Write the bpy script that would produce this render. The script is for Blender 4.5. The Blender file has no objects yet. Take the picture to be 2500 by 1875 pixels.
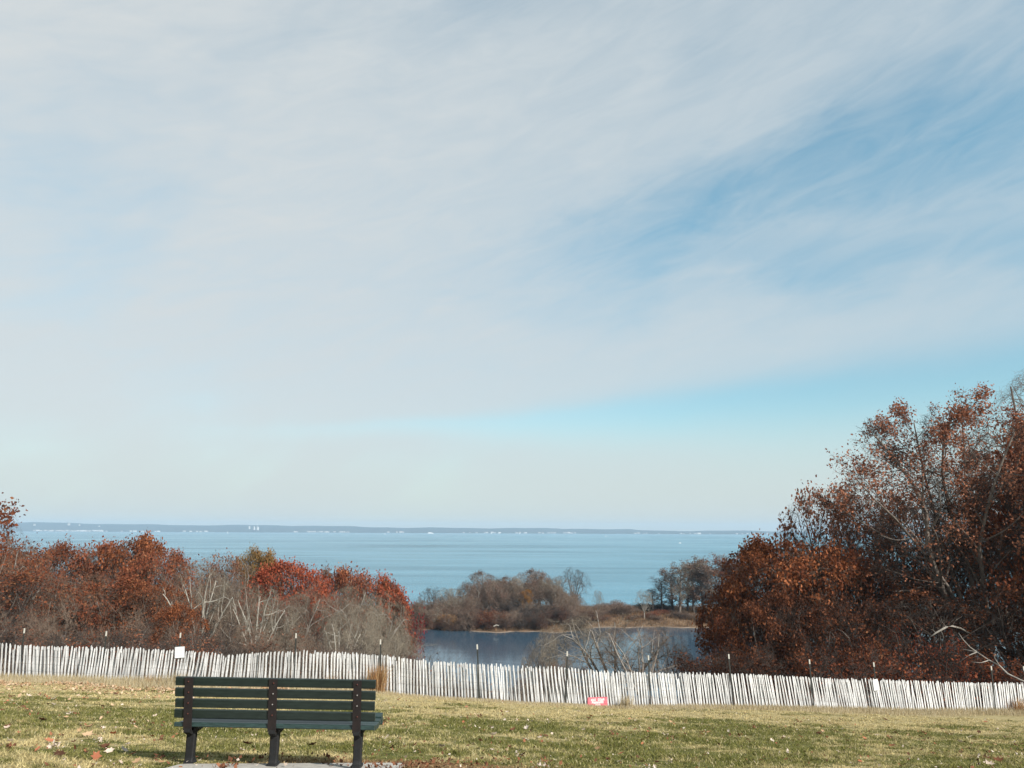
import bpy, math, random
import numpy as np
from mathutils import Vector, Matrix

random.seed(7)
rng = np.random.default_rng(7)
PI = math.pi
scene = bpy.context.scene
col = scene.collection

# ------------------------------------------------------------------ camera
CAM_Z = 26.0                       # metres above the sound
FPX = 1850.0                       # focal length in photograph pixels (2500 wide)
PITCH = math.atan((1296.0 - 937.5) / FPX)
ROLL = math.radians(0.24)
cam_data = bpy.data.cameras.new("camera")
cam_data.sensor_width = 36.0
cam_data.lens = FPX / 2500.0 * 36.0
cam_data.clip_start = 0.1
cam_data.clip_end = 40000.0
cam = bpy.data.objects.new("camera", cam_data)
col.objects.link(cam)
RM = (Matrix.Rotation(PI / 2 + PITCH, 3, 'X') @ Matrix.Rotation(ROLL, 3, 'Z'))
cam.matrix_world = Matrix.Translation((0, 0, CAM_Z)) @ RM.to_4x4()
scene.camera = cam


def ray(px, py):
    return RM @ Vector(((px - 1250.0) / FPX, (937.5 - py) / FPX, -1.0))


def P(px, py, Y):
    d = ray(px, py)
    k = Y / d.y
    return Vector((d.x * k, Y, CAM_Z + d.z * k))


# ------------------------------------------------------------------ light
SUN = Vector((1.16, -1.10, 1.0)).normalized()
SUN_EL = math.asin(SUN.z)
SUN_AZ = math.atan2(SUN.x, SUN.y)
sl = bpy.data.lights.new("sun", 'SUN')
sl.energy = 4.9
sl.angle = math.radians(0.5)
sl.color = (1.0, 0.955, 0.89)
so = bpy.data.objects.new("sun", sl)
so.rotation_euler = SUN.to_track_quat('Z', 'Y').to_euler()
so.location = (30, -30, 60)
col.objects.link(so)

scene.view_settings.view_transform = 'Standard'
scene.view_settings.look = 'None'
scene.view_settings.exposure = 0.6
scene.view_settings.gamma = 1.0
scene.view_settings.use_curve_mapping = False


# ------------------------------------------------------------------ node helpers
class E:
    """expression wrapper over shader math nodes"""
    def __init__(s, nt, v):
        s.nt, s.v = nt, v

    def _op(s, op, *o, clamp=False):
        n = s.nt.nodes.new('ShaderNodeMath')
        n.operation = op
        n.use_clamp = clamp
        for i, a in enumerate((s,) + o):
            a = a.v if isinstance(a, E) else a
            if isinstance(a, (int, float)):
                n.inputs[i].default_value = a
            else:
                s.nt.links.new(a, n.inputs[i])
        return E(s.nt, n.outputs[0])

    def __add__(s, o): return s._op('ADD', o)
    __radd__ = __add__
    def __sub__(s, o): return s._op('SUBTRACT', o)
    def __rsub__(s, o): return E(s.nt, o)._op('SUBTRACT', s)
    def __mul__(s, o): return s._op('MULTIPLY', o)
    __rmul__ = __mul__
    def __truediv__(s, o): return s._op('DIVIDE', o)
    def clamp(s): return s._op('ADD', 0.0, clamp=True)
    def mn(s, o): return s._op('MINIMUM', o)
    def mx(s, o): return s._op('MAXIMUM', o)
    def gauss(s): return (s * s * -1.0)._op('EXPONENT') if False else E(s.nt, 2.718281828)._op('POWER', s * s * -1.0)

    def step(s, a, b):
        n = s.nt.nodes.new('ShaderNodeMapRange')
        n.interpolation_type = 'SMOOTHSTEP'
        n.inputs['From Min'].default_value = a
        n.inputs['From Max'].default_value = b
        s.nt.links.new(s.v, n.inputs['Value'])
        return E(s.nt, n.outputs[0])


def combine(nt, x, y, z):
    n = nt.nodes.new('ShaderNodeCombineXYZ')
    for i, a in enumerate((x, y, z)):
        a = a.v if isinstance(a, E) else a
        if isinstance(a, (int, float)):
            n.inputs[i].default_value = a
        else:
            nt.links.new(a, n.inputs[i])
    return n.outputs[0]


def noise(nt, vec, scale, detail=4, rough=0.5, dist=0.0):
    n = nt.nodes.new('ShaderNodeTexNoise')
    n.inputs['Scale'].default_value = scale
    n.inputs['Detail'].default_value = detail
    n.inputs['Roughness'].default_value = rough
    n.inputs['Distortion'].default_value = dist
    if vec is not None:
        nt.links.new(vec, n.inputs['Vector'])
    return E(nt, n.outputs['Fac'])


def mixc(nt, f, a, b, mode='MIX'):
    n = nt.nodes.new('ShaderNodeMix')
    n.data_type = 'RGBA'
    n.blend_type = mode
    n.clamp_factor = True
    f = f.v if isinstance(f, E) else f
    for sock, v in ((n.inputs[0], f), (n.inputs[6], a), (n.inputs[7], b)):
        if isinstance(v, (int, float)):
            sock.default_value = v
        elif isinstance(v, (tuple, list)):
            sock.default_value = (v[0], v[1], v[2], 1.0)
        else:
            nt.links.new(v, sock)
    return n.outputs[2]


# ------------------------------------------------------------------ world sky with a cirrus veil
world = bpy.data.worlds.new("World")
scene.world = world
world.use_nodes = True
nt = world.node_tree
nt.nodes.clear()
out = nt.nodes.new('ShaderNodeOutputWorld')
bg = nt.nodes.new('ShaderNodeBackground')
bg.inputs['Strength'].default_value = 0.066
nt.links.new(bg.outputs[0], out.inputs[0])
sky = nt.nodes.new('ShaderNodeTexSky')
sky.sky_type = 'NISHITA'
sky.sun_disc = False
sky.sun_elevation = SUN_EL
sky.sun_rotation = SUN_AZ
sky.air_density = 1.0
sky.dust_density = 0.6
sky.ozone_density = 1.3
tc = nt.nodes.new('ShaderNodeTexCoord')
sp = nt.nodes.new('ShaderNodeSeparateXYZ')
nt.links.new(tc.outputs['Generated'], sp.inputs[0])
dx, dy, dz = (E(nt, sp.outputs[i]) for i in range(3))
az = dx._op('ARCTAN2', dy)
el = dz._op('ARCSINE')


def azel(px, py):
    d = ray(px, py).normalized()
    return math.atan2(d.x, d.y), math.asin(d.z)


# streak frame: cirrus bands run from lower left to upper right
u = az * 0.96 + el * 0.27
v = el * 0.96 - az * 0.27
azc = az.mn(1.2).mx(-1.2)
warp = noise(nt, combine(nt, u * 1.6, v * 3.5, 0.0), 1.5, 3) - 0.5
warp2 = noise(nt, combine(nt, u * 4.0, v * 14.0, 3.0), 2.2, 6, 0.6, 0.6) - 0.5


def band(pts, w0, w1, a0, a1, wz, wf, below=1.0):
    """soft-edged band of clear sky through photograph points, widening with azimuth"""
    (z0, e0), (z1, e1) = azel(*pts[0]), azel(*pts[1])
    k = (e1 - e0) / (z1 - z0)
    cen = azc * k + (e0 - k * z0)
    wid = (azc * w1 + w0).mx(0.008)
    d = (el - cen + warp * wz + warp2 * wf) / wid
    d = d.mx(0.0) + d.mn(0.0) * below
    return d.gauss() * az.step(a0, a1) * (1.0 - az.step(1.1, 2.2))


bandA = band([(1100, 1035), (2500, 895)], 0.016, 0.052, -0.50, 0.30, 0.05, 0.008, 0.55)
bandB = band([(1250, 640), (2500, 270)], 0.035, 0.120, -0.25, 0.42, 0.26, 0.09)
bandC = band([(1250, 640), (2500, 620)], 0.018, 0.018, -0.05, 0.50, 0.12, 0.05)
big = noise(nt, combine(nt, u * 1.0, v * 2.2, 7.0), 1.9, 4, 0.55, 0.3)
wisp = noise(nt, combine(nt, u * 3.0, v * 12.0, 1.0), 2.6, 8, 0.64, 0.9)
blue = bandA * 0.66 + bandB * 0.50 + bandC * 0.26 + big.step(0.48, 0.74) * 0.24
fine = (wisp - 0.5) * (0.40 + bandB * 0.38) * el.step(0.10, 0.30)
blue = (blue + fine + 0.10 + az.step(-0.6, 0.7) * 0.17).clamp()
# low sky: even pale haze above the horizon
low = 1.0 - el.step(0.0, 0.16)
blue = blue * (1.0 - low * 0.55)
cloud = mixc(nt, az.step(-0.7, 0.8), (6.75, 7.10, 7.20), (6.2, 6.85, 7.2))
cloud = mixc(nt, low, cloud, (6.45, 6.85, 6.75))
tint = mixc(nt, el.step(0.12, 0.5), (1.28, 1.62, 1.48), (1.20, 1.98, 1.78))
skyc = mixc(nt, 1.0, sky.outputs[0], tint, 'MULTIPLY')
nt.links.new(mixc(nt, blue, cloud, skyc), bg.inputs['Color'])
world.cycles.sampling_method = 'MANUAL'
world.cycles.sample_map_resolution = 512


# ------------------------------------------------------------------ materials
def new_mat(name):
    m = bpy.data.materials.new(name)
    m.use_nodes = True
    t = m.node_tree
    t.nodes.clear()
    o = t.nodes.new('ShaderNodeOutputMaterial')
    return m, t, o


def pos(t, kind='Object'):
    n = t.nodes.new('ShaderNodeTexCoord')
    return n.outputs[kind]


def principled(t, o, color, rough=0.7, spec=0.3, metallic=0.0):
    p = t.nodes.new('ShaderNodeBsdfPrincipled')
    if isinstance(color, (tuple, list)):
        p.inputs['Base Color'].default_value = (*color[:3], 1)
    else:
        t.links.new(color, p.inputs['Base Color'])
    if isinstance(rough, (int, float)):
        p.inputs['Roughness'].default_value = rough
    else:
        t.links.new(rough.v if isinstance(rough, E) else rough, p.inputs['Roughness'])
    p.inputs['Specular IOR Level'].default_value = spec
    p.inputs['Metallic'].default_value = metallic
    t.links.new(p.outputs[0], o.inputs[0])
    return p


def bump(t, p, h, strength, dist):
    b = t.nodes.new('ShaderNodeBump')
    b.inputs['Strength'].default_value = strength
    b.inputs['Distance'].default_value = dist
    t.links.new(h.v if isinstance(h, E) else h, b.inputs['Height'])
    t.links.new(b.outputs[0], p.inputs['Normal'])
    return b


def simple_mat(name, c1, c2, scale, rough=0.7, spec=0.3, bs=0.3, bd=0.004, stretch=(1, 1, 1), kind='Object', metallic=0.0, perobj=0.0):
    m, t, o = new_mat(name)
    mp = t.nodes.new('ShaderNodeMapping')
    mp.inputs['Scale'].default_value = stretch
    t.links.new(pos(t, kind), mp.inputs[0])
    n = noise(t, mp.outputs[0], scale, 6, 0.6)
    c = mixc(t, n.step(0.3, 0.7), c1, c2)
    if perobj:
        oi = t.nodes.new('ShaderNodeObjectInfo')
        r = E(t, oi.outputs['Random']) * perobj + (1 - perobj * 0.5)
        c = mixc(t, 1.0, c, combine(t, r, r, r), 'MULTIPLY')
    p = principled(t, o, c, rough, spec, metallic)
    if bs:
        bump(t, p, n, bs, bd)
    return m


def leaf_mat(name, cols, trans=0.35):
    m, t, o = new_mat(name)
    at = t.nodes.new('ShaderNodeAttribute')
    at.attribute_name = 'var'
    f = E(t, at.outputs['Fac'])
    oi = t.nodes.new('ShaderNodeObjectInfo')
    cr = t.nodes.new('ShaderNodeValToRGB')
    t.links.new(f.v, cr.inputs[0])
    r = cr.color_ramp
    while len(r.elements) < len(cols):
        r.elements.new(0.5)
    for i, c in enumerate(cols):
        r.elements[i].position = i / (len(cols) - 1)
        r.elements[i].color = (*c, 1)
    k = E(t, oi.outputs['Random']) * 0.35 + 0.70
    c = mixc(t, 1.0, cr.outputs[0], combine(t, k, k * 0.98 + 0.02, k), 'MULTIPLY')
    d = t.nodes.new('ShaderNodeBsdfDiffuse')
    tr = t.nodes.new('ShaderNodeBsdfTranslucent')
    mx = t.nodes.new('ShaderNodeMixShader')
    mx.inputs[0].default_value = trans
    t.links.new(c, d.inputs[0])
    t.links.new(c, tr.inputs[0])
    t.links.new(d.outputs[0], mx.inputs[1])
    t.links.new(tr.outputs[0], mx.inputs[2])
    t.links.new(mx.outputs[0], o.inputs[0])
    return m


M = {}
M['bark'] = simple_mat('bark_brown', (0.105, 0.085, 0.072), (0.19, 0.16, 0.135), 6, 0.9, 0.1, 0.6, 0.02, (1, 1, .25), perobj=0.3)
M['bark_grey'] = simple_mat('bark_grey', (0.17, 0.15, 0.13), (0.30, 0.275, 0.24), 5, 0.9, 0.1, 0.6, 0.02, (1, 1, .25), perobj=0.3)
M['bark_pale'] = simple_mat('bark_pale', (0.20, 0.18, 0.15), (0.40, 0.375, 0.32), 3, 0.85, 0.1, 0.5, 0.02, (1, 1, .4))
M['bark_dark'] = simple_mat('bark_dark', (0.050, 0.040, 0.036), (0.11, 0.09, 0.075), 6, 0.9, 0.1, 0.6, 0.02, (1, 1, .25))
M['twig'] = simple_mat('twig_brown', (0.105, 0.072, 0.053), (0.19, 0.14, 0.105), 1.5, 0.9, 0.1, 0, 0, perobj=0.3)
M['twig_grey'] = simple_mat('twig_grey', (0.14, 0.115, 0.088), (0.24, 0.205, 0.155), 1.5, 0.9, 0.1, 0, 0, perobj=0.25)
M['twig_dark'] = simple_mat('twig_dark', (0.038, 0.030, 0.027), (0.080, 0.062, 0.052), 1.5, 0.9, 0.1, 0, 0, perobj=0.3)
M['leaf_rust'] = leaf_mat('leaf_rust', [(.085, .032, .022), (.17, .058, .032), (.30, .10, .05), (.15, .048, .028), (.36, .16, .08)])
M['leaf_red'] = leaf_mat('leaf_red', [(.20, .038, .025), (.29, .068, .036), (.38, .11, .055), (.23, .05, .03)])
M['leaf_crimson'] = leaf_mat('leaf_crimson', [(.14, .025, .026), (.27, .038, .038), (.22, .045, .04)])
M['leaf_brown'] = leaf_mat('leaf_brown', [(.10, .045, .032), (.18, .085, .055), (.25, .13, .085), (.15, .06, .04)])
M['leaf_orange'] = leaf_mat('leaf_orange', [(.075, .030, .020), (.17, .058, .030), (.40, .15, .065)])
M['leaf_gold'] = leaf_mat('leaf_gold', [(.24, .11, .03), (.40, .20, .045), (.34, .15, .04)])
M['leaf_olive'] = leaf_mat('leaf_olive', [(.12, .085, .035), (.24, .16, .06), (.30, .15, .06)])
M['leaf_rust_shade'] = leaf_mat('leaf_rust_shade', [(.030, .016, .012), (.06, .027, .018), (.11, .045, .027), (.26, .10, .05)])  # rust leaves with the shade low in the right wood put into their colour
M['leaf_oak'] = leaf_mat('leaf_oak', [(.13, .055, .035), (.26, .11, .065), (.38, .17, .10), (.20, .08, .05)])
M['leaf_mauve'] = leaf_mat('leaf_mauve', [(.10, .07, .06), (.19, .13, .105), (.26, .17, .13), (.17, .10, .08)])
M['leaf_darkgreen'] = leaf_mat('leaf_darkgreen', [(.02, .03, .02), (.05, .055, .03), (.07, .05, .03)])
M['green_paint'] = simple_mat('green_paint', (0.009, 0.015, 0.013), (0.016, 0.025, 0.021), 9, 0.42, 0.35, 0.15, 0.002, (1, 6, 6))
M['seat_paint'] = simple_mat('seat_paint', (0.010, 0.022, 0.020), (0.022, 0.045, 0.042), 12, 0.40, 0.45, 0.15, 0.001, (1, 6, 6))
M['strap_metal'] = simple_mat('strap_metal', (0.011, 0.009, 0.009), (0.019, 0.013, 0.012), 14, 0.75, 0.25, 0.4, 0.002)
M['leg_metal'] = simple_mat('leg_metal', (0.008, 0.009, 0.010), (0.014, 0.013, 0.013), 20, 0.65, 0.3, 0.3, 0.002)
M['bolt_rust'] = simple_mat('bolt_rust', (0.045, 0.014, 0.012), (0.09, 0.028, 0.02), 40, 0.8, 0.3, 0.3, 0.002)
M['bolt_bright'] = simple_mat('bolt_bright', (0.20, 0.19, 0.18), (0.32, 0.30, 0.28), 40, 0.45, 0.5, 0.3, 0.002, metallic=0.4)
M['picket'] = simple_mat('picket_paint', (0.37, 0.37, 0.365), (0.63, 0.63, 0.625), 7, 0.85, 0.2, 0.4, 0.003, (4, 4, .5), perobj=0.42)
M['picket_back'] = simple_mat('picket_shaded', (0.28, 0.275, 0.27), (0.48, 0.475, 0.465), 7, 0.9, 0.2, 0.4, 0.003, (4, 4, .5))  # same pickets painted darker, standing in for the shade of the front run
M['wire'] = simple_mat('wire', (0.12, 0.10, 0.09), (0.2, 0.17, 0.15), 30, 0.6, 0.4, 0, 0, metallic=0.5)
M['post'] = simple_mat('post_paint', (0.018, 0.022, 0.020), (0.04, 0.04, 0.036), 20, 0.6, 0.3, 0.2, 0.002)
M['post_tip'] = simple_mat('post_tip', (0.40, 0.385, 0.34), (0.50, 0.48, 0.43), 20, 0.7, 0.3, 0, 0)
M['sign_white'] = simple_mat('sign_white', (0.58, 0.59, 0.61), (0.66, 0.67, 0.69), 5, 0.5, 0.3, 0, 0)
M['sign_print'] = simple_mat('sign_print', (0.44, 0.46, 0.48), (0.50, 0.52, 0.54), 5, 0.6, 0.3, 0, 0)
M['sign_red'] = simple_mat('sign_red', (0.46, 0.085, 0.11), (0.54, 0.17, 0.20), 9, 0.55, 0.3, 0, 0)
M['concrete'] = simple_mat('concrete', (0.33, 0.31, 0.28), (0.45, 0.42, 0.375), 14, 0.9, 0.2, 0.5, 0.004)
M['boat_white'] = simple_mat('boat_white', (0.64, 0.64, 0.63), (0.72, 0.72, 0.71), 3, 0.5, 0.3, 0, 0)
M['boat_dark'] = simple_mat('boat_dark', (0.05, 0.06, 0.08), (0.09, 0.1, 0.12), 3, 0.5, 0.3, 0, 0)
M['house_wall'] = simple_mat('house_wall', (0.40, 0.39, 0.37), (0.56, 0.545, 0.52), 0.05, 0.8, 0.2, 0, 0, perobj=0.35)
M['house_roof'] = simple_mat('house_roof', (0.16, 0.14, 0.13), (0.26, 0.24, 0.22), 0.1, 0.8, 0.2, 0, 0)
M['duck'] = simple_mat('duck_feathers', (0.03, 0.028, 0.025), (0.08, 0.06, 0.05), 20, 0.8, 0.2, 0, 0)
M['litter_tan'] = leaf_mat('litter_tan', [(.30, .17, .09), (.50, .33, .20), (.62, .47, .33)], 0.1)
M['litter_brown'] = leaf_mat('litter_brown', [(.08, .045, .03), (.17, .075, .045), (.30, .13, .07)], 0.1)
M['litter_pale'] = leaf_mat('litter_pale', [(.55, .42, .33), (.68, .56, .47), (.74, .62, .52)], 0.1)
M['litter_russet'] = leaf_mat('litter_russet', [(.30, .11, .06), (.48, .19, .11), (.56, .28, .17)], 0.1)


# lawn: patches of green, straw and brown (shared by the sheet and by the blades)
def lawn_noise_color(t, vec, dark=1.0):
    sp_ = t.nodes.new('ShaderNodeSeparateXYZ')
    t.links.new(vec, sp_.inputs[0])
    X, Y = E(t, sp_.outputs[0]), E(t, sp_.outputs[1])
    v2 = combine(t, X * 0.8, Y * 0.9, 0.0)
    a = noise(t, v2, 0.42, 4, 0.6, 0.5)
    b = noise(t, v2, 2.6, 4, 0.65, 0.4)
    c = noise(t, v2, 9.0, 3, 0.6)
    # drier towards the fence line and its unmown strip
    yf = X.mx(0.0) * 0.255 + 27.0
    dry = (Y - yf + (a - 0.5) * 9.0 + (b - 0.5) * 5.0).step(-10.5, -7.5)
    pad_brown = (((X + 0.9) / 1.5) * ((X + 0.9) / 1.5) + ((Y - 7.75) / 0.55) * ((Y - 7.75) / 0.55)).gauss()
    g = (a - 0.5) * 4.2 + (b - 0.5) * 3.0 + 0.36 + dry * 0.75
    green = mixc(t, c.step(0.3, 0.7), (0.080 * dark, 0.092 * dark, 0.024 * dark), (0.225 * dark, 0.205 * dark, 0.066 * dark))
    straw = mixc(t, c.step(0.3, 0.7), (0.36 * dark, 0.285 * dark, 0.135 * dark), (0.54 * dark, 0.45 * dark, 0.24 * dark))
    k = mixc(t, g.step(0.30, 1.00), green, straw)
    r = noise(t, combine(t, X * 0.5, Y, 5.0), 0.8, 5, 0.65)
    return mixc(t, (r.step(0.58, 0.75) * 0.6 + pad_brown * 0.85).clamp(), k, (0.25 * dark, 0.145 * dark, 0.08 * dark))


def ground_material():
    m, t, o = new_mat('lawn_ground')
    p_ = pos(t)
    c = lawn_noise_color(t, p_, 0.75)
    sp_ = t.nodes.new('ShaderNodeSeparateXYZ')
    t.links.new(p_, sp_.inputs[0])
    X, Y = E(t, sp_.outputs[0]), E(t, sp_.outputs[1])
    yf = X.mx(0.0) * 0.255 + 27.0
    n = noise(t, p_, 1.2, 6, 0.65)
    litter = mixc(t, n.step(0.3, 0.7), (0.085, 0.060, 0.042), (0.19, 0.125, 0.08))
    c = mixc(t, (Y - yf).step(0.3, 3.0), c, litter)
    n2 = noise(t, p_, 0.22, 6, 0.65)
    scrub = mixc(t, n2.step(0.35, 0.65), (0.075, 0.048, 0.032), (0.18, 0.12, 0.075))
    spz = E(t, sp_.outputs[2])
    sand = mixc(t, n2, (0.18, 0.135, 0.10), (0.33, 0.26, 0.20))
    scrub = mixc(t, (spz + (n2 - 0.5) * 0.7).step(-0.02, 0.16), sand, scrub)
    c = mixc(t, Y.step(170, 180), c, scrub)
    p = principled(t, o, c, 0.95, 0.1)
    bump(t, p, noise(t, p_, 9, 5, 0.7), 0.6, 0.03)
    return m


def blade_material():
    m, t, o = new_mat('grass_blades')
    p_ = pos(t)
    c = lawn_noise_color(t, p_)
    at = t.nodes.new('ShaderNodeAttribute')
    at.attribute_name = 'var'
    f = E(t, at.outputs['Fac'])
    c = mixc(t, f.step(0.82, 0.97), c, (0.42, 0.36, 0.21))
    k = f._op('FRACT') * 0.0 + (f * 7.13)._op('FRACT') * 0.75 + 0.65
    c = mixc(t, 1.0, c, combine(t, k, k, k), 'MULTIPLY')
    d = t.nodes.new('ShaderNodeBsdfDiffuse')
    tr = t.nodes.new('ShaderNodeBsdfTranslucent')
    mx = t.nodes.new('ShaderNodeMixShader')
    mx.inputs[0].default_value = 0.3
    t.links.new(c, d.inputs[0])
    t.links.new(c, tr.inputs[0])
    t.links.new(d.outputs[0], mx.inputs[1])
    t.links.new(tr.outputs[0], mx.inputs[2])
    t.links.new(mx.outputs[0], o.inputs[0])
    return m


M['ground'] = ground_material()
M['blade'] = blade_material()
M['straw'] = leaf_mat('straw', [(.40, .31, .17), (.54, .45, .28), (.66, .58, .42), (.46, .33, .17)], 0.25)
M['straw_orange'] = leaf_mat('straw_orange', [(.26, .13, .06), (.42, .25, .12), (.50, .36, .20)], 0.25)
M['reed'] = leaf_mat('reed', [(.12, .065, .035), (.23, .13, .07), (.34, .22, .12)], 0.2)


def water_material(name, body, rough, waves, streaks):
    m, t, o = new_mat(name)
    p_ = pos(t)
    sp_ = t.nodes.new('ShaderNodeSeparateXYZ')
    t.links.new(p_, sp_.inputs[0])
    X, Y = E(t, sp_.outputs[0]), E(t, sp_.outputs[1])
    c = body
    r = rough
    if streaks:
        s1 = noise(t, combine(t, X * 0.0016, Y * 0.0042, 0), 1.0, 6, 0.62, 0.4)
        s2 = noise(t, combine(t, X * 0.007, Y * 0.03, 4.0), 1.0, 5, 0.6, 0.3)
        sk = ((s1 - 0.5) * 2.4 + (s2 - 0.5) * 1.2 + 0.5).clamp()
        c = mixc(t, sk, tuple(x * 0.66 for x in body), tuple(min(1, x * 1.50) for x in body))
        r = sk * -0.12 + (rough + 0.06)
    p = principled(t, o, c, r, 0.5)
    p.inputs['IOR'].default_value = 1.33
    h = None
    for (sx, sy, amp, det) in waves:
        n = noise(t, combine(t, X * sx, Y * sy, sx), 1.0, det, 0.6, 0.2) * amp
        h = n if h is None else h + n
    bump(t, p, h, 1.0, 1.0)
    return m


M['sea'] = water_material('sound_water', (0.032, 0.155, 0.225), 0.22, [(0.9, 1.6, 0.16, 4), (0.12, 0.30, 0.5, 3)], True)
M['pond'] = water_material('pond_water', (0.036, 0.070, 0.105), 0.05, [(0.9, 2.2, 0.012, 3), (0.10, 0.22, 0.03, 3)], False)


# ------------------------------------------------------------------ mesh helpers
def mesh_np(name, verts, faces, mat=None, var=None, smooth=False):
    """faces: (n,3) or (n,4) int array"""
    me = bpy.data.meshes.new(name)
    nv, nf, k = len(verts), len(faces), faces.shape[1]
    me.vertices.add(nv)
    me.vertices.foreach_set('co', np.ascontiguousarray(verts, dtype=np.float32).ravel())
    me.loops.add(nf * k)
    me.loops.foreach_set('vertex_index', np.ascontiguousarray(faces, dtype=np.int32).ravel())
    me.polygons.add(nf)
    me.polygons.foreach_set('loop_start', np.arange(0, nf * k, k, dtype=np.int32))
    me.polygons.foreach_set('loop_total', np.full(nf, k, dtype=np.int32))
    if smooth:
        me.polygons.foreach_set('use_smooth', np.ones(nf, dtype=bool))
    if var is not None:
        a = me.attributes.new('var', 'FLOAT', 'POINT')
        a.data.foreach_set('value', np.ascontiguousarray(var, dtype=np.float32))
    me.update(calc_edges=True)
    me.validate()
    if mat:
        me.materials.append(mat)
    return me


def obj(name, me, parent=None, loc=None):
    o = bpy.data.objects.new(name, me)
    col.objects.link(o)
    if parent is not None:
        o.parent = parent
    if loc is not None:
        o.location = loc
    return o


def tag(o, label=None, cat=None, group=None, kind=None):
    if label: o['label'] = label
    if cat: o['category'] = cat
    if group: o['group'] = group
    if kind: o['kind'] = kind
    return o


def empty(name, loc, label, cat, group=None, rz=0.0):
    o = bpy.data.objects.new(name, None)
    col.objects.link(o)
    o.location = loc
    o.rotation_euler = (0, 0, rz)
    o.empty_display_size = 0.3
    return tag(o, label, cat, group)


class MB:
    def __init__(s):
        s.v, s.f = [], []

    def add(s, vs, fs):
        b = len(s.v)
        s.v += [tuple(x) for x in vs]
        s.f += [tuple(i + b for i in f) for f in fs]

    def box(s, c, d, rot=None, bev=0.0):
        hx, hy, hz = d[0] / 2, d[1] / 2, d[2] / 2
        if bev <= 0:
            vs = [Vector((x, y, z)) for x in (-hx, hx) for y in (-hy, hy) for z in (-hz, hz)]
            fs = [(0, 1, 3, 2), (4, 6, 7, 5), (0, 4, 5, 1), (2, 3, 7, 6), (0, 2, 6, 4), (1, 5, 7, 3)]
        else:
            b = bev                       # long edges along x bevelled: octagonal section extruded in x
            prof = [(-hy, -hz + b), (-hy + b, -hz), (hy - b, -hz), (hy, -hz + b), (hy, hz - b), (hy - b, hz), (-hy + b, hz), (-hy, hz - b)]
            vs = [Vector((x, y, z)) for x in (-hx, hx) for (y, z) in prof]
            fs = [tuple(range(7, -1, -1)), tuple(range(8, 16))] + [(i, (i + 1) % 8, 8 + (i + 1) % 8, 8 + i) for i in range(8)]
        if rot is not None:
            vs = [rot @ q for q in vs]
        s.add([q + Vector(c) for q in vs], fs)

    def tube(s, pts, rads, n=8, cap=True):
        pts = [Vector(p) for p in pts]
        rings = []
        for i, p in enumerate(pts):
            d = (pts[min(i + 1, len(pts) - 1)] - pts[max(i - 1, 0)]).normalized()
            a = Vector((1, 0, 0)) if abs(d.x) < 0.8 else Vector((0, 1, 0))
            e1 = d.cross(a).normalized()
            e2 = d.cross(e1)
            rings.append([p + (e1 * math.cos(2 * PI * k / n) + e2 * math.sin(2 * PI * k / n)) * rads[i] for k in range(n)])
        fs = []
        for i in range(len(pts) - 1):
            for k in range(n):
                fs.append((i * n + k, i * n + (k + 1) % n, (i + 1) * n + (k + 1) % n, (i + 1) * n + k))
        if cap:
            fs.append(tuple(range(n - 1, -1, -1)))
            fs.append(tuple((len(pts) - 1) * n + k for k in range(n)))
        s.add([q for r in rings for q in r], fs)

    def mesh(s, name, mat=None, smooth=False):
        me = bpy.data.meshes.new(name)
        me.from_pydata(s.v, [], s.f)
        if mat: me.materials.append(mat)
        if smooth:
            for p in me.polygons: p.use_smooth = True
        me.update()
        return me


# ------------------------------------------------------------------ terrain
FENCE = [(-150, 1571, 27.0), (0, 1573, 27.0), (163, 1577, 27.0), (260, 1580, 27.0), (418, 1589, 27.0), (560, 1598, 27.0), (633, 1592, 27.0),
         (706, 1589, 27.0), (780, 1592, 27.0), (853, 1595, 27.0), (926, 1600, 27.0), (1000, 1609, 27.0), (1073, 1615, 27.0),
         (1206, 1621, 27.0), (1274, 1627, 27.1), (1387, 1631, 27.4), (1477, 1640, 27.9), (1680, 1641, 28.4), (1790, 1645, 28.9),
         (1902, 1649, 29.4), (2125, 1658, 30.4), (2310, 1665, 31.4), (2495, 1667, 32.4), (2700, 1672, 33.6)]
FP = [P(*f) for f in FENCE]
fx = np.array([p.x for p in FP]); fy = np.array([p.y for p in FP]); fz = np.array([p.z - 1.19 for p in FP])


GB0 = P(667, 1874, 7.2).z          # ground level at the bench feet
SY = (GB0 - (CAM_Z - 5.65) - 0.034 * 1.6) / 19.8


def plane_z(x, y):
    return CAM_Z - 5.65 - SY * (y - 27.0) - 0.034 * (x + 1.0)


bumpv = fz - plane_z(fx, fy)
print('fence bumps', np.round(bumpv, 2))


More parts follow.
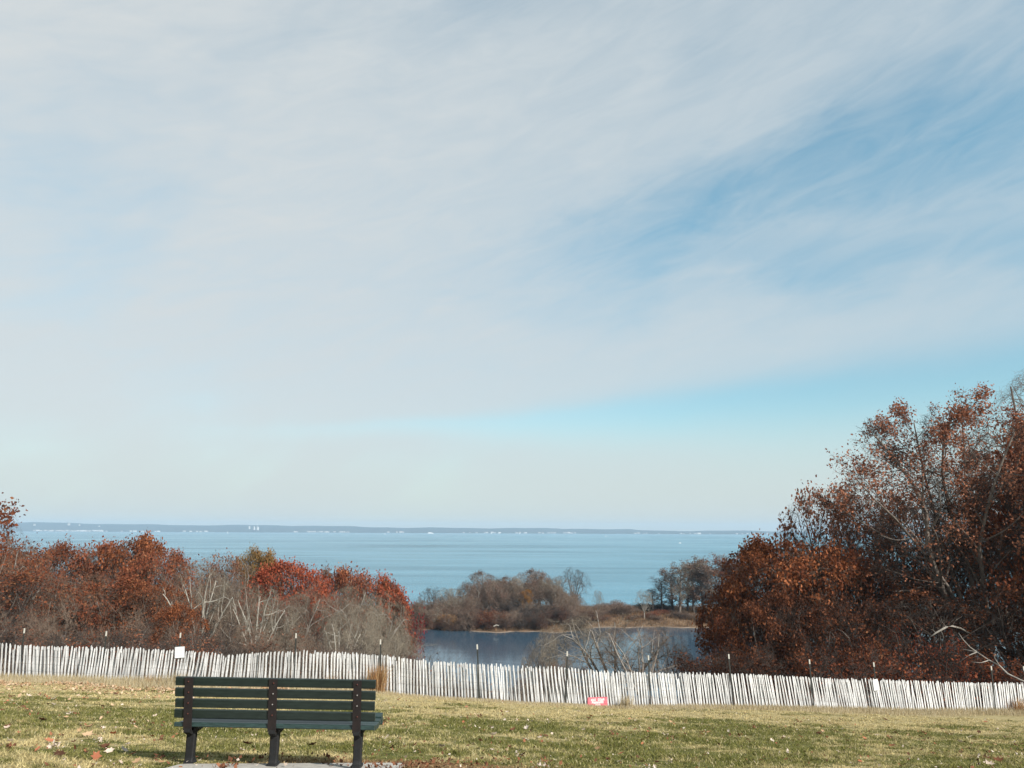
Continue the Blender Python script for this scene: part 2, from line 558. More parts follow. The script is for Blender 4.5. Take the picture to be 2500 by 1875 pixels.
def ground_z(x, y):
    x = np.asarray(x, float); y = np.asarray(y, float)
    xb = np.clip(x, -60, 90)
    yf = np.interp(x, fx, fy)
    z = plane_z(np.clip(x, -45, 45), y)
    b = np.interp(x, fx, bumpv)
    w = np.exp(-((y - yf) / 5.5) ** 2)
    zn = z + b * w
    # below the fence the hill falls away to the pond
    zf = plane_z(np.clip(x, -45, 45), yf) + b
    side = 1.0 / (1.0 + np.exp(-(np.abs(x - 8) - 26) / 6.0))
    sl_ = 0.262 - 0.045 * side
    far = zf - sl_ * (y - yf) + 0.35 * np.sin(x * 0.31 + y * 0.13) * np.clip((y - yf) / 10, 0, 1)
    zz = np.where(y > yf, far, zn)
    zz = np.maximum(zz, -1.6)
    # the spit between pond and sound
    shore = 207 + np.where(x > 3, 11.0, 5.0) * np.clip((np.abs(x - 3) - 10) / 13, 0, 1) + 1.2 * np.sin(x * 0.35) + 0.6 * np.sin(x * 0.9 + 1)
    sea = 268 + 3 * np.sin(x * 0.05)
    h = np.minimum((y - shore) * 0.22, (sea - y) * 0.12)
    spit = np.clip(h, -1.6, 1.5) + 0.25 * np.sin(x * .4) * np.sin(y * .3) * (h > 1)
    zz = np.where(y > 180, np.maximum(np.where(y > 180, spit, zz), -1.6), zz)
    return zz


def gz(x, y):
    return float(ground_z(np.array([x]), np.array([y]))[0])


ys = np.concatenate([np.arange(-30, 4, 3.0), np.arange(4, 40, 0.5), np.arange(40, 130, 2.0), np.arange(130, 200, 6.0), np.arange(200, 276, 1.5), np.arange(280, 330, 15)])
ts = np.linspace(-1, 1, 181)
TX = np.sign(ts) * np.abs(ts) ** 1.15
gx = TX[None, :] * (30 + 0.95 * np.clip(ys, 0, None))[:, None]
gy = np.repeat(ys[:, None], len(ts), 1)
gzv = ground_z(gx.ravel(), gy.ravel())
V = np.stack([gx.ravel(), gy.ravel(), gzv], 1)
nr, nc = gx.shape
idx = np.arange(nr * nc).reshape(nr, nc)
F = np.stack([idx[:-1, :-1], idx[:-1, 1:], idx[1:, 1:], idx[1:, :-1]], -1).reshape(-1, 4)
tag(obj('ground', mesh_np('ground', V, F, M['ground'], smooth=True)), kind='structure')


def sheet(name, x0, x1, y0, y1, z, mat, label=None):
    v_ = np.array([(x0, y0, z), (x1, y0, z), (x1, y1, z), (x0, y1, z)], float)
    return tag(obj(name, mesh_np(name, v_, np.array([[0, 1, 2, 3]]), mat)), kind='structure')


sheet('pond_water', -330, 330, 60, 236, 0.0, M['pond'])
sheet('sound_water', -9500, 9500, 236, 9600, 0.0, M['sea'])

# ------------------------------------------------------------------ far shore
def far_hills():
    xs = np.linspace(-7500, 7500, 260)
    rows = []
    prof = [(8000, -2.0), (8030, 3.0), (8080, 10.0), (8400, 18.0), (8900, None), (9400, None)]
    zs = []
    pts = []
    for j, (yy, h) in enumerate(prof):
        for x in xs:
            base = 95 - (x + 5500) * 0.0072
            base = max(28, min(105, base))
            n = 5 * math.sin(x * 0.0021 + 1) + 4 * math.sin(x * 0.0053) + 2 * math.sin(x * 0.013 + 2)
            if 700 < x < 1500: n += 6
            top = base + n
            if h is None:
                hh = top if j == 5 else top * 0.72 + 2.5 * math.sin(x * 0.02)
            else:
                hh = h * (0.7 + 0.3 * math.sin(x * 0.011) ** 2) + random.uniform(0, 2.0) * (h > 5) if h > 0 else h
            pts.append((x, yy + 40 * math.sin(x * 0.0015), hh))
    nx = len(xs)
    I = np.arange(len(prof) * nx).reshape(len(prof), nx)
    Fq = np.stack([I[:-1, :-1], I[:-1, 1:], I[1:, 1:], I[1:, :-1]], -1).reshape(-1, 4)
    return np.array(pts), Fq


hv, hf = far_hills()
M['hills'] = simple_mat('far_woods', (0.040, 0.050, 0.045), (0.075, 0.075, 0.065), 0.02, 0.95, 0.05, 0, 0)
tag(obj('far_hills', mesh_np('far_hills', hv, hf, M['hills'], smooth=True)), kind='structure')


def house_mesh(w, d, h, r):
    mb = MB()
    mb.box((0, 0, h / 2), (w, d, h))
    mw = mb.mesh('wall', M['house_wall'])
    mr = MB()
    e = 0.6
    a = [(-w / 2 - e, -d / 2 - e, h + .02), (w / 2 + e, -d / 2 - e, h + .02), (w / 2 + e, d / 2 + e, h + .02), (-w / 2 - e, d / 2 + e, h + .02), (-w / 2 - e, 0, h + r), (w / 2 + e, 0, h + r)]
    mr.add(a, [(0, 1, 5, 4), (2, 3, 4, 5), (0, 4, 3), (1, 2, 5), (3, 2, 1, 0)])
    return mw, mr.mesh('roof', M['house_roof'])


HM = [house_mesh(14, 10, 7, 3.5), house_mesh(22, 12, 9, 3.0), house_mesh(32, 14, 11, 2.5), house_mesh(10, 9, 9, 4)]


def far_house(px, dpy, kind, label, group, Y=8035, s=1.0):
    p = P(px, 1302, Y)
    p.z = dpy
    e = empty('waterfront_house', p, label, 'house', group, random.uniform(-.5, .5))
    e.scale = (s, s, s)
    obj('wall', HM[kind][0], e)
    obj('roof', HM[kind][1], e)


hr = random.Random(3)
for (a, b, n, lab, grp) in [(75, 235, 34, 'tiny white waterfront house on the far shore, in the left end row', 'white houses on the far shore, left row'),
                            (235, 520, 22, 'tiny pale house on the far shore left of the silos', 'pale houses on the far shore left of the silos'),
                            (715, 860, 26, 'tiny white house on the far shore right of the silos', 'white houses on the far shore right of the silos'),
                            (930, 1000, 5, 'tiny white house on the far shore just left of the white ferry', 'white houses on the far shore by the ferry'),
                            (1130, 1420, 26, 'tiny white house on the far shore above the wooded island', 'white houses on the far shore above the island'),
                            (1540, 1900, 26, 'tiny white house on the far shore near the right hand trees', 'white houses on the far shore at the right')]:
    for i in range(n):
        far_house(hr.uniform(a, b), 1.0 + hr.uniform(0, 3), hr.choice([0, 0, 1, 1, 2, 3]), lab, grp, 8010 + hr.uniform(-20, 15), hr.uniform(.75, 1.3))
for (px, z, s, lab) in [(82, 62, 1.6, 'small white house high on the far hillside at the left end'), (166, 66, 2.2, 'largest white house high on the far hillside at the left'),
                        (192, 62, 1.4, 'small white house on the far hillside right of the largest one'), (240, 50, 1.3, 'faint pale house low on the far hillside at the left')]:
    p = P(px, 1290, 8600)
    far_house(px, z, 3, lab, None, 8600, s)
# shore silos and chimney
for k, (px, w, h, z0) in enumerate([(608.5, 18, 26, 34), (620.5, 20, 32, 24), (629, 28, 30, 24)]):
    p = P(px, 1290, 7990)
    mb = MB()
    mb.tube([(0, 0, 0), (0, 0, h), (0, 0, h + 3)], [w / 2, w / 2, w / 4], 14)
    o = obj('silo', mb.mesh('silo', M['house_wall']), None, (p.x, 7990, z0))
    tag(o, ['smallest white silo on the far shore, left of the other two', 'middle white silo on the far shore', 'widest white silo on the far shore, below the thin chimney'][k], 'silo', 'white silos on the far shore')
mb = MB()
mb.tube([(0, 0, 0), (0, 0, 92)], [2.4, 1.6], 10)
p = P(628, 1280, 8010)
tag(obj('chimney', mb.mesh('chimney', M['house_wall']), None, (p.x, 8010, 6)), 'thin pale chimney rising above the silos on the far shore', 'chimney')


# boats on the sound
def boat(px, py, kind, L, label, group, heading=0.0):
    d = ray(px, py)
    k = CAM_Z / -d.z
    e = empty('sailboat' if kind == 'sail' else ('ferry' if kind == 'ferry' else 'motorboat'), (d.x * k, d.y * k, 0.0), label, 'boat', group, heading)
    W, H = L * 0.28, L * 0.12
    pts, fcs = [], []
    secs = [(-.5, .7, .0), (-.25, 1, -.2), (.1, 1, -.2), (.35, .6, 0), (.5, .04, .35)]
    for (t_, w_, zz) in secs:
        pts += [(t_ * L, -W / 2 * w_ * .6, -.1), (t_ * L, -W / 2 * w_, H * (1 + zz * .5)), (t_ * L, W / 2 * w_, H * (1 + zz * .5)), (t_ * L, W / 2 * w_ * .6, -.1)]
    for i in range(4):
        for j in range(4):
            fcs.append((i * 4 + j, i * 4 + (j + 1) % 4, (i + 1) * 4 + (j + 1) % 4, (i + 1) * 4 + j))
    fcs += [(0, 3, 2, 1), (16, 17, 18, 19)]
    mb = MB(); mb.add(pts, fcs)
    obj('hull', mb.mesh('hull', M['boat_white']), e)
    if kind == 'sail':
        mb = MB(); mb.tube([(L * .05, 0, H), (L * .05, 0, L * 1.3)], [.08, .05], 6)
        obj('mast', mb.mesh('mast', M['boat_white']), e)
        mb = MB(); mb.add([(L * .03, -.05, H * 2), (-L * .42, -.25, H * 2.2), (L * .03, -.05, L * 1.28), (L * .03, .0, H * 2), (-L * .42, -.2, H * 2.2), (L * .03, 0.0, L * 1.28)],
                          [(0, 1, 2), (3, 5, 4), (0, 3, 4, 1), (1, 4, 5, 2), (2, 5, 3, 0)])
        obj('sail', mb.mesh('sail', M['boat_white']), e)
    elif kind == 'motor':
        mb = MB(); mb.box((-.02 * L, 0, H + L * .09), (L * .38, W * .7, L * .18)); mb.box((-.02 * L, 0, H + L * .20), (L * .44, W * .76, L * .03))
        obj('cabin', mb.mesh('cabin', M['boat_white']), e)
        mb = MB(); mb.box((-.02 * L, 0, H + L * .12), (L * .385, W * .71, L * .05))
        obj('window', mb.mesh('window', M['boat_dark']), e)
    else:
        mb = MB(); mb.box((-.05 * L, 0, H + L * .05), (L * .72, W * .8, L * .10)); mb.box((-.1 * L, 0, H + L * .13), (L * .4, W * .6, L * .06))
        obj('superstructure', mb.mesh('superstructure', M['boat_white']), e)
        mb = MB(); mb.tube([(-L * .15, 0, H + L * .15), (-L * .17, 0, H + L * .22)], [L * .03, L * .03], 8)
        obj('funnel', mb.mesh('funnel', M['boat_dark']), e)


boat(1051, 1303.3, 'ferry', 46, 'white ferry out on the sound above the left end of the island', None)
boat(1660, 1326.5, 'motor', 6.5, 'small white motorboat on the sound left of the right hand trees', None, .3)
boat(1479, 1310.5, 'sail', 6.5, 'white sailboat nearest to us, right of the wooded island', None, .6)
boat(1200, 1303.6, 'sail', 14, 'tiny sailboat close to the far shore, left one of three above the island', 'sailboats near the far shore', .2)
boat(1219, 1303.8, 'sail', 15, 'tiny sailboat close to the far shore, middle one of three above the island', 'sailboats near the far shore', 1.0)
boat(1269, 1304.2, 'sail', 13, 'tiny sailboat close to the far shore, right one of three above the island', 'sailboats near the far shore', .4)
boat(940, 1304.5, 'sail', 9, 'tiny sailboat on the sound left of the ferry', 'sailboats near the far shore', .4)
boat(556, 1302.0, 'sail', 12, 'tiny sailboat on the sound above the pale bare tree', 'sailboats near the far shore', .8)

# ------------------------------------------------------------------ tree generator (vectorised)
class Tree:
    def __init__(s, seed):
        s.r = np.random.default_rng(seed)
        s.wood = {'trunk': [[], [], 0], 'branches': [[], [], 0]}
        s.tips = []

    def unit(s, v):
        return v / np.maximum(np.linalg.norm(v, axis=-1, keepdims=True), 1e-9)

    def paths(s, p0, d0, L, K, curl, up):
        """random-walk polylines: p0,d0 (N,3), L (N,) -> (N,K,3)"""
        N = len(p0)
        out = np.zeros((N, K, 3)); out[:, 0] = p0
        d = d0.copy()
        for k in range(1, K):
            d = d + s.r.normal(0, curl, (N, 3))
            d[:, 2] += up
            d = s.unit(d)
            out[:, k] = out[:, k - 1] + d * (L / (K - 1))[:, None]
        return out

    def tubes(s, path, r0, r1, S, part, power=1.0):
        N, K, _ = path.shape
        t = (np.arange(K) / (K - 1))[None, :] ** power
        rad = r0[:, None] * (1 - t) + r1[:, None] * t
        tan = np.zeros_like(path)
        tan[:, 1:-1] = path[:, 2:] - path[:, :-2]
        tan[:, 0] = path[:, 1] - path[:, 0]; tan[:, -1] = path[:, -1] - path[:, -2]
        tan = s.unit(tan)
        ref = np.where(np.abs(tan[:, 0, 2:3]) < .9, np.array([[0, 0, 1.]]), np.array([[1., 0, 0]]))[:, None, :].repeat(K, 1)
        e1 = s.unit(np.cross(tan, ref)); e2 = np.cross(tan, e1)
        a = np.arange(S) * 2 * PI / S
        ring = path[:, :, None, :] + rad[:, :, None, None] * (e1[:, :, None, :] * np.cos(a)[None, None, :, None] + e2[:, :, None, :] * np.sin(a)[None, None, :, None])
        V_ = ring.reshape(-1, 3)
        base = (np.arange(N) * K * S)[:, None, None]
        kk = (np.arange(K - 1) * S)[None, :, None]
        j = np.arange(S)[None, None, :]; j2 = (j + 1) % S
        F_ = np.stack([base + kk + j, base + kk + j2, base + kk + S + j2, base + kk + S + j], -1).reshape(-1, 4)
        w = s.wood[part]
        w[0].append(V_); w[1].append(F_ + w[2]); w[2] += len(V_)

    def children(s, path, L, n, t0, t1, ang, ratio, jit=0.3, shape=None):
        """n children per parent; returns p0, d0, L, parent index"""
        N, K, _ = path.shape
        t = t0 + (t1 - t0) * (np.arange(n)[None, :] + s.r.uniform(0, 1, (N, n))) / n
        t = np.clip(t, 0, 0.999)
        f = t * (K - 1); i = f.astype(int); fr = (f - i)[..., None]
        ar = np.arange(N)[:, None]
        a, b = path[ar, i], path[ar, np.minimum(i + 1, K - 1)]
        p = a * (1 - fr) + b * fr
        tan = s.unit(b - a)
        phi = s.r.uniform(0, 2 * PI, (N, 1)) + np.arange(n)[None, :] * 2.4 + s.r.normal(0, .4, (N, n))
        ref = np.where(np.abs(tan[..., 2:3]) < .9, np.array([0, 0, 1.]), np.array([1., 0, 0]))
        e1 = s.unit(np.cross(tan, ref)); e2 = np.cross(tan, e1)
        per = e1 * np.cos(phi)[..., None] + e2 * np.sin(phi)[..., None]
        th = np.radians(ang * (1 + s.r.normal(0, .18, (N, n))))[..., None]
        d = tan * np.cos(th) + per * np.sin(th)
        ll = L[:, None] * ratio * (1 + s.r.uniform(-jit, jit, (N, n)))
        ll = ll * (shape(t) if shape is not None else (1 - 0.55 * t))
        return p.reshape(-1, 3), d.reshape(-1, 3), ll.reshape(-1), t.reshape(-1)

    def leaves(s, tips, n, size, clump, droop=0.0, spread=0.25, top=0.0):
        """kites of 2 triangles round points of the outer twigs, thinned in clumps"""
        pts = tips.reshape(-1, 3)
        lo = pts.mean(0)
        # clumpiness: low-frequency field decides where the leaves still hang
        ph = s.r.uniform(0, 6.28, (5, 3)); fq = s.r.normal(0, 1.5, (5, 3))
        fld = sum(np.sin(pts @ fq[i] + ph[i, 0]) for i in range(5)) / 2.2
        w = np.clip(0.5 + fld * clump, 0.02, 1)
        zz = (pts[:, 2] - pts[:, 2].min()) / np.ptp(pts[:, 2])
        w = w * (1 - top + top * zz ** 2.2)
        w = w / w.sum()
        k = s.r.choice(len(pts), n, p=w)
        p = pts[k] + s.r.normal(0, spread, (n, 3))
        a = s.unit(s.r.normal(0, 1, (n, 3)) + np.array([0, 0, -droop]))
        nrm = s.unit(s.r.normal(0, 1, (n, 3)) + np.array([0, 0, .4]))
        b = s.unit(np.cross(nrm, a))
        sz = size * s.r.uniform(.45, 1.5, (n, 1))
        c = s.unit(np.cross(a, b))
        v0 = p; v1 = p + a * sz * .55 + b * sz * .38 + c * sz * .1
        v2 = p + a * sz * 1.15; v3 = p + a * sz * .55 - b * sz * .38 + c * sz * .1
        V_ = np.stack([v0, v1, v2, v3], 1).reshape(-1, 3)
        i = np.arange(n) * 4
        F_ = np.concatenate([np.stack([i, i + 1, i + 2], 1), np.stack([i, i + 2, i + 3], 1)])
        fl = fld[k] * .30 + s.r.uniform(0, 1, n) * .7 + .12
        return V_, F_, np.repeat(np.clip(fl, 0, 1), 4)

    def build(s, name):
        res = {}
        for part in ('trunk', 'branches'):
            w = s.wood[part]
            if w[0]:
                res[part] = mesh_np(part, np.concatenate(w[0]), np.concatenate(w[1]), M['bark'], smooth=True)
        return res


def make_proto(seed, H=10.0, R=4.5, kind='oak', leaves=0, lsize=.16, clump=.5, fork=.25, n1=9, n2=7, n3=7, n4=6,
               thick=1.0, up=.06, stems=None, leafspread=.25, twr=1.0, curl=.16, fine=3, top=0.0):
    T = Tree(seed)
    if stems is None:
        if kind == 'shrub':
            ns = 9
            a = T.r.uniform(0, 6.28, ns); d = np.stack([np.cos(a) * .55, np.sin(a) * .55, np.ones(ns)], 1)
            p0 = np.stack([np.cos(a) * .25, np.sin(a) * .25, -.3 * np.ones(ns)], 1)
            L0 = H * T.r.uniform(.6, .95, ns)
            tr = T.paths(p0, T.unit(d), L0, 7, .14, .03)
            r0 = np.full(ns, .035 * thick * H / 4)
            t0 = .12
        elif kind == 'tall':
            tr = T.paths(np.array([[0, 0, -.4]]), np.array([[.03, 0, 1.]]), np.array([H * .96]), 14, .035, .05)
            L0 = np.array([H * .96]); r0 = np.array([.02 * H * thick]); t0 = .2
        else:
            ns = 5
            a = T.r.uniform(0, 6.28) + np.arange(ns) * 6.283 / ns
            stem = T.paths(np.array([[0, 0, -.4]]), np.array([[0.03, 0.02, 1.]]), np.array([H * fork + .4]), 5, .05, .05)
            T.tubes(stem, np.array([.028 * H * thick]), np.array([.021 * H * thick]), 8, 'trunk')
            q_ = T.r.uniform(.15, .85, ns)
            d = np.stack([np.cos(a) * q_, np.sin(a) * q_, np.ones(ns)], 1)
            L0 = H * (1 - fork) * T.r.uniform(.85, 1.05, ns)
            tr = T.paths(np.repeat(stem[:, -1], ns, 0), T.unit(d), L0, 9, .10, .03)
            r0 = np.full(ns, .0135 * H * thick); t0 = .05
    else:
        pl, r0, t0 = stems
        tr = np.array(pl, float)
        L0 = np.linalg.norm(np.diff(tr, axis=1), axis=2).sum(1)
        r0 = np.array(r0, float)
    T.tubes(tr, r0, r0 * .22, 7, 'trunk', .85)
    # limbs
    sh = (lambda t: np.sqrt(np.clip(1 - ((t - .38) / .68) ** 2, .05, 1))) if kind != 'tall' else (lambda t: .55 + .45 * np.sin((t - .3) * 3.6))
    ratio = R / np.mean(L0) if kind != 'shrub' else .5
    p, d, L, t = T.children(tr, L0, n1, t0, .99, 52 if kind != 'tall' else 40, ratio, .3, sh)
    l1 = T.paths(p, d, L, 7, curl * .9, up)
    pr = np.repeat(r0, n1)
    rad1 = np.maximum(pr * (1 - t * .7) * .5, .012)
    T.tubes(l1, rad1, rad1 * .25, 5, 'trunk')
    # branches
    src = np.concatenate([l1])
    p, d, L2, t2 = T.children(l1, L, n2, .15, 1.0, 48, .62)
    l2 = T.paths(p, d, L2, 5, curl, up)
    rad2 = np.maximum(np.repeat(rad1, n2) * (1 - t2 * .6) * .5, .010 * twr)
    T.tubes(l2, rad2, rad2 * .4, 4, 'branches')
    p, d, L3, t3 = T.children(l2, L2, n3, .1, 1.0, 45, .66)
    L3 = np.maximum(L3, .25)
    l3 = T.paths(p, d, L3, 4, curl * 1.1, up * 1.2)
    rad3 = np.maximum(np.repeat(rad2, n3) * .5, .0065 * twr)
    T.tubes(l3, rad3, rad3 * .5, 3, 'branches')
    tips = l3[:, 1:]
    if n4:
        p, d, L4, t4 = T.children(l3, L3, n4, .1, 1.0, 42, .75)
        L4 = np.maximum(L4, .18)
        l4 = T.paths(p, d, L4, fine, curl, up)
        rad4 = np.full(len(l4), .0045 * twr)
        T.tubes(l4, rad4, rad4 * .5, 3, 'branches')
        tips = l4
    if stems is None and kind == 'oak':
        HD, RD = H * .97, R * 1.05

        def dome(v):
            v = v.copy()
            rr = np.hypot(v[..., 0], v[..., 1])
            dm = HD * (.50 + .50 * np.sqrt(np.clip(1 - (rr / RD / 1.15) ** 2, 0, 1)))
            z = v[..., 2]
            v[..., 2] = np.where(z > dm, dm + .22 * (z - dm), z)
            return v
        for w_ in T.wood.values():
            w_[0][:] = [dome(a_) for a_ in w_[0]]
        tips = dome(tips)
    res = T.build('tree')
    zmax = float(tips[..., 2].max()); rx = float(np.percentile(np.abs(tips[..., 0]), 98))
    if leaves:
        v_, f_, var = T.leaves(tips, leaves, lsize, clump, .3, leafspread, top)
        res['foliage'] = mesh_np('foliage', v_, f_, M['leaf_rust'], var)
    return dict(res, H=zmax, R=rx)


PROTO = {
    'rust1': make_proto(1, 10, 4.6, leaves=10500, lsize=.17, clump=.95, n1=7, n4=4, fine=2),
    'rust2': make_proto(2, 10, 4.2, leaves=8500, lsize=.17, clump=1.1, n1=7, n4=4, fine=2),
    'rust3': make_proto(12, 10, 4.8, leaves=13000, lsize=.17, clump=.8, n1=7, n4=4, fine=2),
    'sparse1': make_proto(3, 10, 4.4, leaves=2600, lsize=.16, clump=1.2, n4=5, fine=2, n1=6, n2=7, n3=7),
    'sparse2': make_proto(4, 10, 4.0, leaves=4600, lsize=.16, clump=1.0, n4=5, fine=2, n1=6, n2=7, n3=7),
    'bare1': make_proto(5, 10, 4.4, n1=6, n2=8, n3=8, n4=6, fine=2, twr=1.15),
    'bare2': make_proto(6, 10, 3.8, n1=6, n2=8, n3=8, n4=6, fine=2, twr=1.15, fork=.18),
    'open1': make_proto(7, 10, 4.6, n1=4, n2=7, n3=7, n4=5, thick=1.15, curl=.24, fork=.2, twr=1.2),
    'pale1': make_proto(8, 10, 4.0, n1=4, n2=6, n3=5, n4=3, thick=1.25, curl=.20, fork=.3, fine=2, twr=1.5),
    'tall1': make_proto(9, 12, 2.6, 'tall', leaves=1500, lsize=.2, clump=1.0, n1=24, n2=7, n3=6, n4=4, fine=2, twr=2.0),
    'tall2': make_proto(10, 12, 3.2, 'tall', leaves=4500, lsize=.22, clump=1.0, n1=24, n2=7, n3=6, n4=3, fine=2, twr=2.0),
    'shrub1': make_proto(20, 4, 2.0, 'shrub', n1=7, n2=7, n3=6, n4=4, fine=2, thick=1.0, twr=1.0),
    'shrub2': make_proto(21, 4, 2.2, 'shrub', leaves=3600, lsize=.09, clump=1.0, n1=7, n2=6, n3=6, n4=3, fine=2, leafspread=.15),
    'shrub3': make_proto(22, 4, 2.2, 'shrub', leaves=11000, lsize=.085, clump=.6, n1=7, n2=6, n3=5, n4=3, fine=2, leafspread=.2),
}
NAMEOF = {'rust': 'oak_tree', 'spar': 'oak_tree', 'bare': 'bare_tree', 'open': 'bare_tree', 'pale': 'pale_tree', 'tall': 'tall_tree', 'shru': 'shrub'}
trr = random.Random(11)


def plant(px, top, Y, wpx, proto, leaf, bark, label, group=None, ground=None, name=None, rz=None, lean=0.0, nocat=False):
    """place a tree so that its top reaches photograph row `top` when seen at distance Y"""
    pt = P(px, top, Y)
    g = gz(pt.x, Y) if ground is None else ground
    g = max(g, -0.2)
    pr = PROTO[proto]
    h = max(pt.z - g, 0.6)
    dist = (ray(px, top).normalized().dot(Vector((pt.x, Y, pt.z - CAM_Z))))
    wm = wpx / FPX * dist * (1.3 if Y < 120 else 1.35)
    sz = h / pr['H']; sx = wm / (2 * pr['R'])
    sx = min(max(sx, sz * (.6 if wpx > 100 else .3)), sz * 2.4)
    e = empty(name or NAMEOF[proto[:4]], (pt.x, Y, g), label, 'shrub' if proto[:4] == 'shru' and not name else 'tree', group,
              trr.uniform(0, 6.28) if rz is None else rz)
    if lean: e.rotation_euler[1] = lean
    e.scale = (sx, sx, sz)
    for part, mat in (('trunk', {'b': 'bark', 'g': 'bark_grey', 'p': 'bark_pale', 'd': 'bark_dark'}[bark[0]]),
                      ('branches', {'b': 'twig', 'g': 'twig_grey', 'p': 'bark_pale', 'd': 'twig_dark'}[bark[1]]),
                      ('foliage', leaf)):
        if part in pr and mat:
            o = obj(part, pr[part], e)
            o.material_slots[0].link = 'OBJECT'
            o.material_slots[0].material = M[mat]
    return e


GL = 'oaks and bare trees of the left wood'
LEFT = [
    # back row, tops against the sound
    (-150, 1150, 50, 260, 'rust2', 'leaf_rust', 'bb', 'tall rust-leaved oak cut by the left edge, reaching above the far shore'),
    (35, 1300, 62, 130, 'sparse2', 'leaf_rust', 'gb', 'thin bronze oak beside the tall one at the left edge'),
    (-30, 1340, 70, 190, 'rust3', 'leaf_rust', 'bb', 'rust oak at the very left edge of the wood, under the tall one'),
    (105, 1326, 78, 180, 'rust1', 'leaf_rust', 'bb', 'broad rust oak in the back of the left wood, above the first fence post'),
    (185, 1318, 82, 180, 'sparse2', 'leaf_rust', 'bb', 'brown oak with bare twigs poking up in front of the white houses'),
    (262, 1326, 80, 160, 'rust2', 'leaf_rust', 'bb', 'rust oak in the back of the left wood above the second fence post'),
    (340, 1308, 78, 150, 'rust3', 'leaf_orange', 'bb', 'round orange-rust oak crown standing highest in the left wood'),
    (400, 1338, 75, 140, 'rust1', 'leaf_rust', 'bb', 'orange-rust oak just right of the highest round crown'),
    (478, 1342, 86, 140, 'bare1', None, 'gb', 'bare grey tree with fine twigs against the water, right of the rust oaks'),
    (528, 1352, 84, 140, 'sparse2', 'leaf_brown', 'bb', 'brown thin-leaved oak left of the olive topped trees'),
    (575, 1362, 86, 110, 'bare2', None, 'gb', 'small bare russet tree between the brown oak and the olive trees'),
    (612, 1341, 90, 85, 'rust2', 'leaf_olive', 'bb', 'olive-brown topped tree, left one of the pair above the red oak'),
    (652, 1348, 90, 90, 'rust3', 'leaf_olive', 'bb', 'olive-brown topped tree, right one of the pair above the red oak'),
    (712, 1370, 76, 185, 'rust3', 'leaf_red', 'bb', 'bright red oak crown in the middle of the left wood above the bench'),
    (745, 1425, 74, 130, 'rust1', 'leaf_red', 'bb', 'lower red oak crown sloping right below the bright red one'),
    (785, 1388, 86, 130, 'sparse1', 'leaf_brown', 'bb', 'thin brownish tree right of the bright red oak'),
    (846, 1388, 85, 110, 'rust2', 'leaf_rust', 'bb', 'small rust-red crown left of the red crown at the wood end'),
    (905, 1397, 86, 120, 'rust1', 'leaf_red', 'gb', 'red oak crown near the right end of the left wood, above the grey bushes'),
    (950, 1418, 86, 80, 'rust3', 'leaf_orange', 'bb', 'orange-red crown sloping down at the right end of the left wood'),
    (968, 1448, 88, 50, 'rust2', 'leaf_orange', 'bb', 'small orange crown just above the crimson tree by the pond'),
    (975, 1455, 90, 38, 'shrub3', 'leaf_crimson', 'bb', 'small crimson tree at the right tip of the left wood beside the pond'),
    # middle
    (25, 1400, 55, 210, 'sparse1', 'leaf_rust', 'dd', 'dark bare-limbed oak behind the first fence post at the left edge'),
    (120, 1385, 58, 200, 'sparse2', 'leaf_rust', 'bb', 'half-bare rust oak behind the fence between the first and second posts'),
    (215, 1400, 62, 190, 'sparse1', 'leaf_brown', 'bb', 'half-bare brown oak behind the second fence post'),
    (300, 1410, 60, 190, 'rust2', 'leaf_rust', 'bb', 'rust oak in mid wood between the second fence post and the white sign'),
    (385, 1420, 58, 150, 'rust1', 'leaf_orange', 'bb', 'orange oak low in the wood above the left white sign'),
    (435, 1475, 52, 110, 'rust3', 'leaf_orange', 'bb', 'small golden orange tree standing just behind the left white sign'),
    (492, 1376, 54, 190, 'pale1', None, 'pg', 'pale dead-looking tree with forking white limbs, left of the other pale one'),
    (480, 1400, 70, 200, 'bare1', None, 'bb', 'bare brown tree directly behind the forking white-limbed tree'),
    (560, 1400, 70, 170, 'bare2', None, 'bb', 'bare brown tree between the two pale-limbed trees'),
    (628, 1420, 54, 150, 'pale1', None, 'pg', 'pale tree with a V of white limbs, above the left half of the bench'),
    (660, 1430, 66, 180, 'bare1', None, 'gb', 'bare tree under the bright red oak, above the bench middle'),
    (745, 1440, 68, 170, 'bare2', None, 'gg', 'grey bare tree behind the fence above the bench right half'),
    (800, 1420, 72, 170, 'bare1', None, 'gb', 'brown-grey bare tree below the thin brownish one'),
    (862, 1420, 74, 170, 'bare2', None, 'gg', 'grey bare tree under the small rust-red crown'),
    (905, 1440, 70, 180, 'bare1', None, 'gg', 'wide grey bare tree forming the rounded end of the left wood'),
    (838, 1500, 58, 120, 'pale1', None, 'pg', 'small pale-trunked tree just behind the fence right of the bench end'),
    (940, 1478, 74, 110, 'bare2', None, 'gg', 'grey bare tree whose twigs overhang the pond at the right end'),
]
for i, (px, top, Y, w, pr_, lf, bk, lab) in enumerate(LEFT):
    plant(px, top, Y, w, pr_, lf, bk, lab, GL, name='crimson_tree' if 'crimson tree at' in lab else None)

